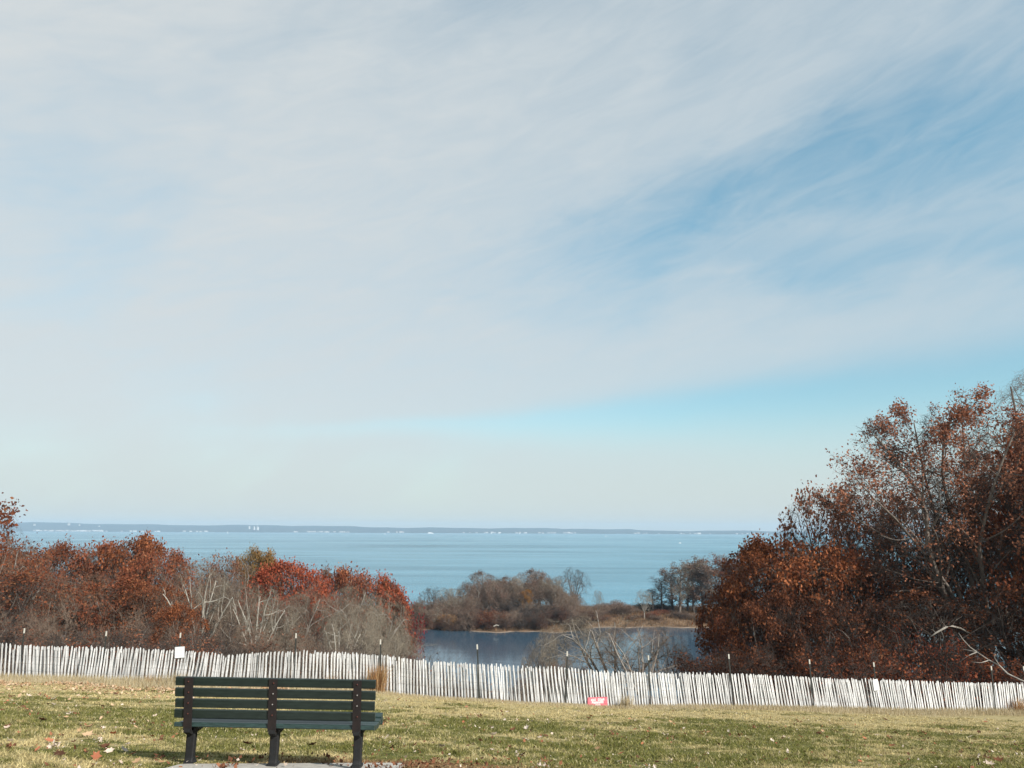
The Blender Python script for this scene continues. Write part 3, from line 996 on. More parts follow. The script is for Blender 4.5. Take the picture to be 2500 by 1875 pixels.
GS = 'bare shrubs behind the left half of the fence'
SH = [(-20, 1480, 44, 'shrub2', 'leaf_brown', 'db', 'dark rusty shrub behind the fence at the left edge'),
      (55, 1505, 42, 'shrub2', 'leaf_brown', 'bb', 'brown shrub behind the first fence post from the left'),
      (130, 1500, 44, 'shrub1', None, 'bb', 'bare brown shrub between the first two fence posts'),
      (205, 1515, 41, 'shrub2', 'leaf_rust', 'bb', 'low rusty shrub just left of the second fence post'),
      (285, 1490, 45, 'shrub1', None, 'bb', 'bare brown shrub just right of the second fence post'),
      (360, 1510, 42, 'shrub2', 'leaf_brown', 'bb', 'brown shrub left of the left white sign'),
      (470, 1530, 42, 'shrub2', 'leaf_rust', 'bb', 'low russet shrub right of the left white sign'),
      (540, 1490, 46, 'shrub1', None, 'gb', 'bare shrub under the forking white-limbed tree'),
      (600, 1520, 43, 'shrub1', None, 'gb', 'bare brown shrub above the left third of the bench'),
      (675, 1500, 45, 'shrub2', 'leaf_brown', 'bb', 'brown tangled shrub left of the fence post above the bench middle'),
      (745, 1515, 44, 'shrub1', None, 'gb', 'bare shrub right of the fence post above the bench middle'),
      (810, 1500, 47, 'shrub1', None, 'gg', 'grey bare shrub left of the leaning fence post'),
      (875, 1490, 50, 'shrub1', None, 'gg', 'large grey bare shrub behind the leaning fence post'),
      (935, 1500, 54, 'shrub1', None, 'gg', 'rounded grey shrub right of the leaning fence post'),
      (972, 1535, 60, 'shrub1', None, 'gg', 'outermost grey shrub against the pond at the right end')]
for (px, top, Y, pr_, lf, bk, lab) in SH:
    top += 22
    if int(px) % 2 == 0 or px < 300: bk = 'gd'
    plant(px, top, Y, 190 if px < 900 else 130, pr_, lf, bk, lab, GS)
for (px, top, Y, w, lab) in [(160, 1450, 50, 170, 'taller bare shrub in mid wood above the first two fence posts'), (330, 1465, 52, 170, 'taller bare shrub left of the golden orange tree'),
                             (700, 1470, 55, 170, 'taller grey-brown bare shrub above the bench middle'), (860, 1465, 62, 150, 'taller grey shrub above the leaning fence post'),
                             (60, 1460, 50, 170, 'taller dark bare shrub above the first fence post'), (590, 1475, 54, 150, 'taller bare shrub under the V-shaped pale tree')]:
    plant(px, top, Y, w, 'shrub1', None, 'gg' if px > 650 else 'bb', lab, GS)

GM = 'bare trees standing before the pond'
MIDT = [(1338, 1528, 70, 130, 'bare2', None, 'gg', 'hazy bare tree before the pond, left of the open forked tree'),
        (1330, 1590, 52, 150, 'shrub1', None, 'gb', 'bare brown shrub behind the fence below the hazy bare tree'),
        (1400, 1622, 50, 120, 'shrub2', 'leaf_brown', 'bb', 'brown shrub behind the second front fence post right of the bench'),
        (1488, 1482, 60, 290, 'open1', None, 'gg', 'open bare tree with dark forked limbs in front of the pond'),
        (1562, 1512, 48, 190, 'open1', None, 'gb', 'low forked bare tree rising behind the fence right of the red sign'),
        (1618, 1530, 72, 120, 'open1', None, 'gb', 'thin bare tree before the pond, rightmost of the open ones'),
        (1702, 1572, 60, 70, 'shrub1', None, 'gg', 'small pale grey shrub against the left foot of the right wood'),
        (1480, 1632, 48, 100, 'shrub1', None, 'bb', 'low brown shrub behind the fence above the red sign')]
for m_ in MIDT:
    plant(*m_[:7], m_[7], GM)

# ------------------------------------------------------------------ island and spit
GI = 'bare trees on the island'
ISL = [(1062, 1428, 214, 60, 'open1', None, 'dd', 'dark crooked bare tree at the left end of the island'),
       (1098, 1432, 218, 60, 'bare1', 'x', 'gg', 'pale grey tree right of the crooked one on the island'),
       (1140, 1418, 222, 60, 'bare2', None, 'bb', 'bare brown tree in the left part of the island'),
       (1176, 1394, 224, 70, 'sparse1', 'leaf_mauve', 'bb', 'taller thin tree in the left part of the island, mauve tips'),
       (1207, 1408, 218, 70, 'bare1', None, 'gg', 'grey bare tree left of the middle of the island'),
       (1236, 1408, 226, 70, 'sparse1', 'leaf_mauve', 'bb', 'brown bare tree at the middle of the island'),
       (1262, 1404, 216, 60, 'bare2', None, 'gg', 'grey-trunked tree by the island shore left of the golden one'),
       (1297, 1390, 222, 75, 'sparse1', 'leaf_mauve', 'gb', 'tall thin crown right of the island middle, behind the golden tree'),
       (1318, 1394, 226, 60, 'sparse2', 'leaf_mauve', 'bb', 'tall reddish-brown crown right of the golden tree on the island'),
       (1344, 1406, 218, 60, 'bare1', None, 'gg', 'pale-trunked bare tree in the right part of the island'),
       (1370, 1404, 224, 70, 'bare2', None, 'bb', 'mauve-brown bare tree near the right end of the island'),
       (1400, 1380, 226, 62, 'open1', None, 'dd', 'tall dark crooked tree standing out at the right end of the island'),
       (1285, 1440, 212, 34, 'rust2', 'leaf_gold', 'gb', 'small golden-leaved tree in the middle of the island'),
       (1392, 1450, 218, 60, 'bare1', None, 'bb', 'lower brown tree under the tall crooked one on the island'),
       (1120, 1452, 216, 60, 'bare1', None, 'bb', 'lower bare tree behind the yellow shrub on the island'),
       (1222, 1440, 212, 60, 'bare2', None, 'bb', 'lower bare tree above the rusty shrub on the island')]
for it in ISL:
    it = it[:2] + (it[2] + 18,) + it[3:]
    lf = it[5] if it[5] != 'x' else None
    plant(*it[:5], lf, it[6], it[7], GI)
for k_ in range(26):
    plant(1085 + k_ * 12.4 + trr.uniform(-5, 5), float(np.interp(1085 + k_ * 12.4, [1060, 1140, 1165, 1300, 1380, 1410], [1468, 1452, 1408, 1400, 1416, 1462])) + trr.uniform(2, 34), trr.uniform(226, 246), 60, trr.choice(['sparse1', 'bare1', 'sparse2', 'bare2']), 'leaf_mauve',
          trr.choice(['bb', 'gb', 'gg', 'bb']), 'brown bare tree filling the thicket in the middle of the island', 'bare trees filling the island thicket')
for k_ in range(24):
    plant(1075 + k_ * 14 + trr.uniform(-5, 5), trr.uniform(1446, 1474), trr.uniform(218, 236), 56, trr.choice(['shrub1', 'shrub2', 'bare1']), 'leaf_mauve',
          trr.choice(['bb', 'gg', 'gb', 'gd']), 'brown thicket growing between the island trunks', 'thicket between the island trunks')
for k_ in range(26):
    plant(1425 + k_ * 13 + trr.uniform(-5, 5), trr.uniform(1486, 1506), trr.uniform(222, 240), 46, trr.choice(['shrub2', 'shrub1', 'shrub3']), trr.choice(['leaf_mauve', 'leaf_brown', 'leaf_rust']),
          trr.choice(['bb', 'dd', 'gb']), 'low reddish-brown brush on the spit right of the island', 'brush on the spit right of the island')
for k_ in range(22):
    plant(1010 + k_ * 19 + trr.uniform(-6, 6), trr.uniform(1470, 1500), trr.uniform(208.5, 216), 50, trr.choice(['shrub1', 'shrub2', 'shrub2']), trr.choice(['leaf_mauve', 'leaf_brown']),
          trr.choice(['bb', 'dd', 'gb']), 'dark brushy shrub under the trees of the island', 'brush under the island trees')
GIS = 'shrubs along the island and spit'
ISH = [(1015, 1462, 224, 60, 'shrub1', None, 'gb', 'grey shrub on the shore just right of the crimson tree'),
       (1040, 1455, 226, 60, 'shrub2', 'leaf_mauve', 'bb', 'brown shrub on the spit left of the crooked tree'),
       (1028, 1495, 216, 60, 'shrub1', None, 'gg', 'low pale shrub by the water at the left end of the spit'),
       (1072, 1480, 214, 50, 'shrub1', None, 'gg', 'grey shrub under the crooked tree on the island'),
       (1097, 1497, 211, 30, 'shrub3', 'leaf_gold', 'bb', 'yellow shrub at the island shore'),
       (1140, 1490, 212, 60, 'shrub2', 'leaf_mauve', 'dd', 'dark brown shrub right of the yellow one'),
       (1195, 1486, 210, 44, 'shrub3', 'leaf_rust', 'bb', 'rusty shrub at the island shore left of the middle'),
       (1216, 1505, 209, 40, 'shrub3', 'leaf_mauve', 'dd', 'low dark russet shrub beside the rusty one on the shore'),
       (1350, 1500, 213, 50, 'shrub1', None, 'gg', 'grey shrub at the shore in the right part of the island'),
       (1400, 1490, 219, 70, 'shrub1', None, 'gb', 'tan shrub at the right end of the island'),
       (1440, 1480, 224, 70, 'shrub2', 'leaf_mauve', 'bb', 'tan-brown shrub on the spit right of the island'),
       (1459, 1436, 232, 22, 'open1', None, 'gg', 'tiny bare sapling on the spit right of the island'),
       (1495, 1466, 236, 80, 'shrub3', 'leaf_mauve', 'bb', 'round brown shrub on the spit, above the open forked tree'),
       (1530, 1476, 236, 70, 'shrub1', None, 'bb', 'low brown shrub on the spit right of the round one'),
       (1478, 1500, 223, 80, 'shrub2', 'leaf_rust', 'bb', 'reddish shrub by the pond side of the spit'),
       (1540, 1503, 224, 90, 'shrub2', 'leaf_orange', 'bb', 'orange-brown shrub by the pond side of the spit'),
       (1600, 1500, 225, 80, 'shrub2', 'leaf_mauve', 'bb', 'brown shrub on the pond side, below the tall thin wood'),
       (1570, 1474, 244, 60, 'shrub3', 'leaf_darkgreen', 'dd', 'dark evergreen shrub on the spit left of the tall thin wood'),
       (1606, 1472, 244, 60, 'shrub3', 'leaf_darkgreen', 'dd', 'dark evergreen shrub under the first tall thin trees'),
       (1660, 1495, 228, 90, 'shrub2', 'leaf_mauve', 'dd', 'dark brown shrub under the tall thin wood'),
       (1720, 1495, 228, 90, 'shrub2', 'leaf_mauve', 'dd', 'dark brown shrub by the foot of the right wood')]
for it in ISH:
    plant(*it[:7], it[7], GIS)
for k_ in range(26):       # dry brush along the sound side of the spit
    px = 990 + k_ * 30 + trr.uniform(-8, 8)
    if 1060 < px < 1400 and k_ % 2: continue
    plant(px, trr.uniform(1470, 1480) , trr.uniform(238, 258), 60, trr.choice(['shrub1', 'shrub2']), 'leaf_mauve', 'bb',
          'low brush at the back of the spit along the sound', 'low brush along the sound side of the spit')
GT = 'tall thin trees at the right end of the spit'
TT = [(1571, 1436, 226, 40, 'open1', None, 'gg', 'small light-trunked bare tree on the spit left of the tall thin wood'),
      (1592, 1432, 240, 34, 'tall1', None, 'dd', 'short dark bare tree at the left end of the tall thin wood'),
      (1614, 1404, 240, 44, 'tall1', None, 'dd', 'dark twisted tree, second in the tall thin wood from the left'),
      (1640, 1385, 242, 44, 'tall1', 'leaf_mauve', 'db', 'thin mauve tree left of the tallest bare ones on the spit'),
      (1655, 1370, 236, 50, 'tall1', 'leaf_mauve', 'bg', 'tall thin tree with a straight dark trunk on the spit'),
      (1674, 1378, 244, 44, 'tall1', None, 'bg', 'bare tall thin tree between the two mauve crowns on the spit'),
      (1689, 1356, 238, 54, 'tall2', 'leaf_mauve', 'bg', 'tall mauve-brown crown, left of the rusty round one on the spit'),
      (1712, 1372, 242, 50, 'tall1', 'leaf_mauve', 'gg', 'pale-stemmed tall tree in the middle of the thin wood'),
      (1730, 1368, 236, 50, 'tall2', 'leaf_mauve', 'gg', 'brown tall tree just left of the rusty round crown'),
      (1757, 1350, 238, 60, 'tall2', 'leaf_rust', 'bb', 'rusty round crown rising highest at the right end of the spit'),
      (1782, 1362, 240, 54, 'tall2', 'leaf_rust', 'bb', 'rusty tall tree half hidden by the right wood'),
      (1810, 1372, 236, 54, 'tall2', 'leaf_mauve', 'bb', 'tall tree mostly hidden behind the right wood')]
for it in TT:
    plant(*it[:7], it[7], GT)

# fallen pale branch on the left shore and driftwood
mb = MB()
for (pts, r_) in [([(1028, 1517, 211), (1048, 1510, 212), (1062, 1511, 213), (1078, 1514, 213)], .12), ([(1048, 1510, 212), (1060, 1500, 213), (1072, 1503, 214)], .08), ([(1040, 1512, 212), (1052, 1502, 213)], .06)]:
    q = [P(*a) for a in pts]
    mb.tube(q, [r_ * (1 - .5 * i / len(q)) for i in range(len(q))], 6)
tag(obj('fallen_branch', mb.mesh('fallen_branch', M['bark_pale'])), 'pale fallen branch leaning into the pond at the left shore of the island', 'branch')
mb = MB()
q = [P(1205, 1529, 206), P(1212, 1526, 206.2), P(1218, 1528, 206)]
for a in q: a.z = max(a.z, 0.25)
mb.tube(q, [.12, .16, .1], 7)
tag(obj('driftwood', mb.mesh('driftwood', M['bark_pale'])), 'rounded pale driftwood log on the island shore', 'log')

# ducks on the pond
def duck(px, py, label, h):
    d = ray(px, py); k = CAM_Z / -d.z
    e = empty('duck', (d.x * k, d.y * k, 0), label, 'duck', 'ducks on the pond', h)
    mb = MB()
    mb.tube([(-.28, 0, .08), (-.18, 0, .07), (0, 0, .06), (.14, 0, .07), (.2, 0, .10)], [.015, .08, .12, .09, .03], 8)
    mb.tube([(.13, 0, .10), (.17, 0, .2), (.18, 0, .26), (.19, 0, .3), (.24, 0, .29), (.31, 0, .275)], [.05, .035, .045, .045, .025, .012], 8)
    obj('body', mb.mesh('body', M['duck'], True), e)


duck(1068, 1595, 'right hand one of the two small dark ducks on the pond', .4)
duck(1036, 1603, 'left hand one of the two small dark ducks on the pond', 2.6)

# ------------------------------------------------------------------ right wood
def stem_from_px(pts, n=10):
    q = [P(*a) for a in pts]
    # resample
    d = [0]
    for a, b in zip(q[:-1], q[1:]): d.append(d[-1] + (b - a).length)
    t = np.linspace(0, d[-1], n)
    return np.stack([np.interp(t, d, [a[i] for a in q]) for i in range(3)], 1)


OY = 48.0
base = P(2395, 1640, OY)
base.z = gz(base.x, OY)
bx = 2395
def bp(px, py, dY=0.0): return (px, py, OY + dY)
bpy_ = 1296 - (base.z - CAM_Z) / OY * FPX
stems = [stem_from_px([bp(bx, 1700), bp(2345, 1520), bp(2292, 1405, -1), bp(2260, 1290, -1.5), bp(2258, 1200, -1), bp(2215, 1120), bp(2165, 1050, .5), bp(2130, 1010, 1)]),
         stem_from_px([bp(bx, 1700), bp(2398, 1520, .5), bp(2352, 1320, 1), bp(2310, 1190, .5), bp(2292, 1090), bp(2300, 1010, -.5), bp(2320, 950, -1)]),
         stem_from_px([bp(bx + 6, 1700), bp(2404, 1500, 1), bp(2372, 1300, 2), bp(2352, 1160, 2), bp(2350, 1060, 2.4), bp(2342, 965, 2)]),
         stem_from_px([bp(bx + 6, 1700), bp(2410, 1490, -1), bp(2385, 1290, -2), bp(2420, 1140, -2.5), bp(2450, 1050, -3), bp(2470, 1000, -3)]),
         stem_from_px([bp(bx, 1700), bp(2350, 1480), bp(2270, 1370, 2), bp(2180, 1290, 3), bp(2090, 1235, 3.5), bp(2030, 1190, 4)]),
         stem_from_px([bp(bx, 1700), bp(2360, 1490, .5), bp(2305, 1320, 1.5), bp(2272, 1190, 2), bp(2245, 1085, 1.5), bp(2232, 1010, 1), bp(2226, 978, 1)]),
         stem_from_px([bp(bx, 1700), bp(2425, 1490, 2), bp(2440, 1330, 3), bp(2455, 1180, 3), bp(2480, 1080, 2.5), bp(2505, 1010, 2)]),
         stem_from_px([bp(bx, 1700), bp(2440, 1470, 1.5), bp(2500, 1330, 2), bp(2540, 1200, 2), bp(2560, 1090, 1)]),
         stem_from_px([bp(bx, 1700), bp(2340, 1450, -1), bp(2262, 1330, -1), bp(2185, 1230, -2), bp(2120, 1165, -2.5), bp(2085, 1120, -3)])]
o0 = np.array([base.x, OY, base.z])
stems = [s_ - o0 for s_ in stems]
for s_ in stems:
    s_[:, 2] *= .925
    s_[0, 2] = -0.4
PROTO['bigoak'] = make_proto(31, 18, 3.9, leaves=26000, lsize=.13, clump=1.2, n1=12, n2=7, n3=7, n4=5, fine=2, top=.8,
                             stems=(stems, [.26, .22, .2, .2, .17, .17, .17, .18, .16], .35), curl=.15, up=.05, twr=1.3, leafspread=.22)
e = empty('oak_tree', base, 'largest oak of the right wood, thin rust leaves over open branches', 'tree', 'oaks of the right wood')
for part, mat in (('trunk', 'bark'), ('branches', 'twig_dark'), ('foliage', 'leaf_oak')):
    o = obj(part, PROTO['bigoak'][part], e)
    o.material_slots[0].link = 'OBJECT'
    o.material_slots[0].material = M[mat]

GR = 'oaks of the right wood'
RIGHT = [
    (1865, 1316, 52, 230, 'rust3', 'leaf_orange', 'bb', 'round rust-orange oak dome at the left end of the right wood'),
    (1955, 1316, 50, 250, 'rust1', 'leaf_orange', 'bb', 'rust-orange dome crown directly right of the leftmost dome'),
    (1790, 1425, 51, 110, 'rust2', 'leaf_orange', 'dd', 'lower left shoulder of rust leaves beside the pond, right wood'),
    (1768, 1505, 48, 80, 'sparse2', 'leaf_rust', 'dd', 'dark leafed small oak at the left foot of the right wood'),
    (2060, 1335, 50, 230, 'sparse2', 'leaf_rust', 'dd', 'rust oak between the orange domes and the largest oak'),
    (2032, 1182, 56, 170, 'sparse2', 'leaf_oak', 'dd', 'thin-crowned dark oak rising behind the orange domes'),
    (2125, 1200, 57, 220, 'sparse2', 'leaf_oak', 'dd', 'thin brown oak between the dark thin-crowned one and the largest oak'),
    (2180, 1300, 54, 280, 'sparse2', 'leaf_rust_shade', 'dd', 'brown oak filling the shade under the left limbs of the largest oak'),
    (2300, 1330, 55, 280, 'sparse2', 'leaf_rust_shade', 'dd', 'dark brown oak directly behind the trunk of the largest oak'),
    (2440, 1250, 56, 300, 'sparse2', 'leaf_rust_shade', 'dd', 'brown oak behind the right side of the largest oak'),
    (2540, 1010, 58, 330, 'sparse2', 'leaf_oak', 'dd', 'tall oak at the right edge behind the largest oak, rust tips'),
    (2600, 1150, 46, 320, 'sparse2', 'leaf_rust', 'dd', 'rust oak cut by the right edge of the wood'),
    (1875, 1450, 46, 180, 'rust2', 'leaf_rust_shade', 'dd', 'dark lower oak under the leftmost orange dome'),
    (1960, 1460, 47, 220, 'rust2', 'leaf_rust_shade', 'dd', 'shaded half-bare oak under the second orange dome'),
    (2090, 1450, 45, 230, 'sparse2', 'leaf_rust_shade', 'dd', 'shaded half-bare oak behind the right white sign'),
    (2260, 1440, 44, 230, 'sparse1', 'leaf_rust_shade', 'dd', 'shaded half-bare oak in front of the trunk of the largest oak'),
    (2460, 1420, 44, 240, 'sparse2', 'leaf_rust_shade', 'dd', 'shaded half-bare oak near the right edge above the fence'),
]
for it in RIGHT:
    plant(*it[:7], it[7], GR)
plant(2640, 840, 60, 400, 'open1', None, 'bb', 'bare tree top reaching in from the right edge high above the wood', 'oaks of the right wood')
GRS = 'shrubs at the foot of the right wood'
for (px, top, Y, pr_, lf, lab) in [(1735, 1590, 42, 'shrub3', 'leaf_rust_shade', 'dark shrub behind the fence at the left foot of the right wood'),
                                   (1800, 1560, 43, 'shrub3', 'leaf_rust_shade', 'dark brown shrub behind the second fence post of the right wood'),
                                   (1860, 1570, 42, 'shrub1', None, 'grey-brown bare shrub behind the fence under the leftmost orange dome'),
                                   (1930, 1565, 43, 'shrub3', 'leaf_rust_shade', 'shaded shrub left of the third fence post of the right wood'),
                                   (2000, 1560, 43, 'shrub1', None, 'bare dark shrub right of the third fence post of the right wood'),
                                   (2075, 1550, 42, 'shrub3', 'leaf_rust', 'russet shrub just left of the right white sign'),
                                   (2160, 1560, 42, 'shrub3', 'leaf_rust', 'russet shrub just right of the right white sign'),
                                   (2225, 1510, 43, 'shrub2', 'leaf_red', 'pink-red shrub left of the broken white limb'),
                                   (2300, 1555, 42, 'shrub2', 'leaf_red', 'pinkish shrub under the broken white limb'),
                                   (2380, 1560, 42, 'shrub2', 'leaf_rust_shade', 'brown shrub under the long fallen bough'),
                                   (2450, 1590, 41, 'shrub3', 'leaf_rust', 'low rust shrub behind the last fence post'),
                                   (2520, 1520, 43, 'shrub2', 'leaf_brown', 'dark shrub at the right edge above the fence')]:
    plant(px + (30 if px < 1760 else 0), top, Y, 110 if px < 1760 else 150, pr_, lf, 'dd', lab, GRS)
# broken white limb and long fallen bough
mb = MB()
q = [P(2268, 1558, 41.0), P(2285, 1545, 41.0), P(2310, 1531, 41.0), P(2325, 1528, 41.3), P(2345, 1534, 42.5), P(2390, 1560, 46.5)]
mb.tube(q, [.022, .045, .05, .045, .05, .07], 8)
for (pts, r_) in [([(2285, 1545, 41.0), (2278, 1538, 41.1), (2266, 1534, 41.2)], .014), ([(2310, 1531, 41.0), (2300, 1518, 41.1), (2296, 1505, 41.1)], .014), ([(2325, 1528, 41.3), (2334, 1514, 41.3), (2350, 1504, 41.4)], .012), ([(2297, 1538, 41.0), (2304, 1556, 41.0), (2300, 1572, 41.0)], .012)]:
    qq = [P(*a) for a in pts]
    mb.tube(qq, [r_, r_ * .7, r_ * .3], 5)
tag(obj('broken_limb', mb.mesh('broken_limb', M['bark_grey'], True)), 'broken pale limb standing out against the shade of the right wood', 'branch')
mb = MB()
for (pts, r_) in [([(2352, 1585, 39.5), (2385, 1592, 39.3), (2415, 1612, 39), (2440, 1625, 38.8), (2460, 1645, 38.5), (2490, 1660, 38.2), (2540, 1680, 38)], .055),
                  ([(2385, 1592, 39.3), (2365, 1600, 39.4), (2340, 1618, 39.5)], .03), ([(2415, 1612, 39), (2395, 1618, 39), (2370, 1616, 39)], .025),
                  ([(2440, 1625, 38.8), (2428, 1606, 38.8), (2430, 1596, 38.8)], .025), ([(2385, 1592, 39.3), (2368, 1580, 39.5), (2350, 1560, 39.6), (2340, 1545, 39.6)], .035)]:
    q = [P(*a) for a in pts]
    mb.tube(q, [r_ * (.35 + .65 * i / (len(q) - 1)) if r_ > .05 else r_ * (1 - .7 * i / (len(q) - 1)) for i in range(len(q))], 7)
tag(obj('fallen_bough', mb.mesh('fallen_bough', M['bark_grey'], True)), 'long pale fallen bough slanting down to the fence at the right edge', 'branch')
# neighbours of the right wood, outside the frame but shading it
for (x, y, h, w, pr_) in [(37, 40, 19, 12, 'rust2'), (46, 48, 19, 13, 'rust1'), (38, 52, 20, 12, 'rust3'), (52, 36, 18, 12, 'rust3'), (43, 31, 16, 11, 'rust1'), (60, 44, 18, 13, 'rust2')]:
    g = gz(x, y)
    e = empty('oak_tree', (x, y, g), 'rust oak of the right wood standing beyond the right edge', 'tree', 'oaks beyond the right edge', x * 1.7)
    pr = PROTO[pr_]
    e.scale = (w / 2 / pr['R'], w / 2 / pr['R'], h / pr['H'])
    for part, mat in (('trunk', 'bark_dark'), ('branches', 'twig_dark'), ('foliage', 'leaf_rust')):
        o = obj(part, pr[part], e)
        o.material_slots[0].link = 'OBJECT'
        o.material_slots[0].material = M[mat]


# undergrowth: uncountable twigs and dry leaves on the slope below the fence
def undergrowth(n, xr, yo, hmin, hmax, seed, mat, name, label, w=.012, leafy=False, size=.1):
    r = np.random.default_rng(seed)
    x = r.uniform(xr[0], xr[1], n)
    yf = np.interp(x, fx, fy)
    y = yf + r.uniform(yo[0], yo[1], n)
    z = ground_z(x, y)
    cl = .5 + .5 * np.sin(x * 1.1 + np.sin(y * .8)) * np.sin(y * .9 + x * .3)
    h = (hmin + (hmax - hmin) * r.uniform(0, 1, n) ** 1.5) * (.5 + .7 * cl)
    if not leafy:
        a = r.uniform(0, 6.28, n); ln = r.uniform(0, .9, n)
        dx_, dy_ = np.cos(a) * ln, np.sin(a) * ln
        b = r.uniform(0, 6.28, n)
        wx, wy = np.cos(b) * w, np.sin(b) * w
        p0 = np.stack([x - wx, y - wy, z - .05], 1); p1 = np.stack([x + wx, y + wy, z - .05], 1)
        m0 = np.stack([x - wx * .7 + dx_ * h * .4, y - wy * .7 + dy_ * h * .4, z + h * .6], 1)
        m1 = np.stack([x + wx * .7 + dx_ * h * .4, y + wy * .7 + dy_ * h * .4, z + h * .6], 1)
        t_ = np.stack([x + dx_ * h, y + dy_ * h, z + h], 1)
        V_ = np.stack([p0, p1, m1, m0, t_], 1).reshape(-1, 3)
        i = np.arange(n) * 5
        F_ = np.concatenate([np.stack([i, i + 1, i + 2], 1), np.stack([i, i + 2, i + 3], 1), np.stack([i + 3, i + 2, i + 4], 1)])
        var = np.repeat(r.uniform(0, 1, n), 5)
    else:
        p = np.stack([x, y, z + h * r.uniform(0, 1, n)], 1)
        a = r.normal(0, 1, (n, 3)); a /= np.linalg.norm(a, axis=1, keepdims=True)
        b = np.cross(a, r.normal(0, 1, (n, 3))); b /= np.linalg.norm(b, axis=1, keepdims=True)
        sz = size * r.uniform(.6, 1.3, (n, 1))
        V_ = np.stack([p, p + a * sz * .5 + b * sz * .4, p + a * sz, p + a * sz * .5 - b * sz * .4], 1).reshape(-1, 3)
        i = np.arange(n) * 4
        F_ = np.concatenate([np.stack([i, i + 1, i + 2], 1), np.stack([i, i + 2, i + 3], 1)])
        var = np.repeat(r.uniform(0, 1, n), 4)
    o = obj(name, mesh_np(name, V_, F_, mat, var))
    tag(o, label, 'undergrowth', kind='stuff')


undergrowth(34000, (-48, 2), (2, 40), .5, 1.8, 55, M['twig_grey'], 'undergrowth', 'paler bare twigs on the slope under the left wood')
undergrowth(60000, (-48, 2), (2, 40), .5, 2.2, 5, M['twig_dark'], 'undergrowth', 'tangled brown twigs on the slope under the left wood')
undergrowth(16000, (-1, 14), (2.5, 30), .3, .9, 6, M['twig'], 'undergrowth', 'tangled brown twigs on the slope in front of the pond')
undergrowth(26000, (12, 44), (2.5, 18), .5, 2.0, 8, M['twig_dark'], 'undergrowth', 'dark tangled twigs under the right wood')
undergrowth(7000, (12, 44), (2.0, 14), .4, 2.4, 9, M['leaf_rust'], 'dry_leaf_scrub', 'dead rust leaves clinging low under the right wood', leafy=True, size=.12)
undergrowth(9000, (-48, 0), (2.0, 26), .3, 2.2, 10, M['leaf_brown'], 'dry_leaf_scrub', 'dead brown leaves clinging low under the left wood', leafy=True, size=.11)


def spit_brush():
    r = np.random.default_rng(40)
    n = 48000
    x = r.uniform(-60, 90, n); y = r.uniform(206, 264, n)
    z = ground_z(x, y)
    k = z > .12
    x, y, z = x[k], y[k], z[k]; n = len(x)
    h = r.uniform(.3, 1.3, n); a = r.uniform(0, 6.28, n)
    wx, wy = .05 * np.cos(a), .05 * np.sin(a)
    V_ = np.stack([np.stack([x - wx, y - wy, z], 1), np.stack([x + wx, y + wy, z], 1), np.stack([x + r.normal(0, .25, n), y + r.normal(0, .2, n), z + h], 1)], 1).reshape(-1, 3)
    i = np.arange(n) * 3
    o = obj('marsh_grass', mesh_np('marsh_grass', V_, np.stack([i, i + 1, i + 2], 1), M['reed'], np.repeat(r.uniform(0, 1, n), 3)))
    tag(o, 'dry tan marsh grass covering the spit and island ground', 'grass', kind='stuff')


spit_brush()

# ------------------------------------------------------------------ snow fence
def fence_xyz(sx):
    y = float(np.interp(sx, fx, fy))
    return y


def lean_at(px, back):
    if not back:
        return math.radians(np.interp(px, [0, 130, 165, 300, 400, 480, 560, 620, 760, 860, 1000, 1200, 1400, 1500, 1700, 1900, 2050, 2200, 2350, 2450, 2500],
                                      [4.5, 4.5, -1, -3, -3.5, -7, -3, 0, 1.5, 3, 2, 4.5, 7, 5, 6, 8.5, 9, 6, 4, 1, 0]))
    return math.radians(np.interp(px, [0, 150, 250, 450, 600, 900, 1150, 1350, 1700, 2000, 2250, 2500], [3, 4, 3.5, 0, -3, -1, 5, 2, 7, 6, 7, 2]))


def picket_mesh(L=1.22, w=.045, t=.010, seed=0):
    r = random.Random(seed)
    mb = MB()
    zs = [0, L * .33, L * .66, L - .03, L]
    ws = [w * r.uniform(.9, 1.05) for _ in range(4)] + [w * .45]
    off = [0] + [r.uniform(-.004, .004) for _ in range(3)]
    off.append(off[-1])
    vs = []
    for z, ww, o_ in zip(zs, ws, off):
        vs += [(-ww / 2 + o_, -t / 2, z), (ww / 2 + o_, -t / 2, z), (ww / 2 + o_, t / 2, z), (-ww / 2 + o_, t / 2, z)]
    fs = [(3, 2, 1, 0)]
    for i in range(4):
        for j in range(4):
            fs.append((i * 4 + j, i * 4 + (j + 1) % 4, (i + 1) * 4 + (j + 1) % 4, (i + 1) * 4 + j))
    fs.append((16, 17, 18, 19))
    mb.add(vs, fs)
    return mb


def px_of(x, y, z):
    v = RM.transposed() @ (Vector((x, y, z)) - Vector((0, 0, CAM_Z)))
    return 1250 + FPX * v.x / -v.z, 937.5 - FPX * v.y / -v.z


PICK = [picket_mesh(seed=i) for i in range(6)]
PICKM = [p.mesh('picket', M['picket']) for p in PICK]
WIRES_H = [.13, .38, .62, .87, 1.10]
fr = random.Random(5)
# walk along the fence line
S = [0.0]
for i in range(1, len(FP)):
    S.append(S[-1] + math.hypot(fx[i] - fx[i - 1], fy[i] - fy[i - 1]))
S = np.array(S)


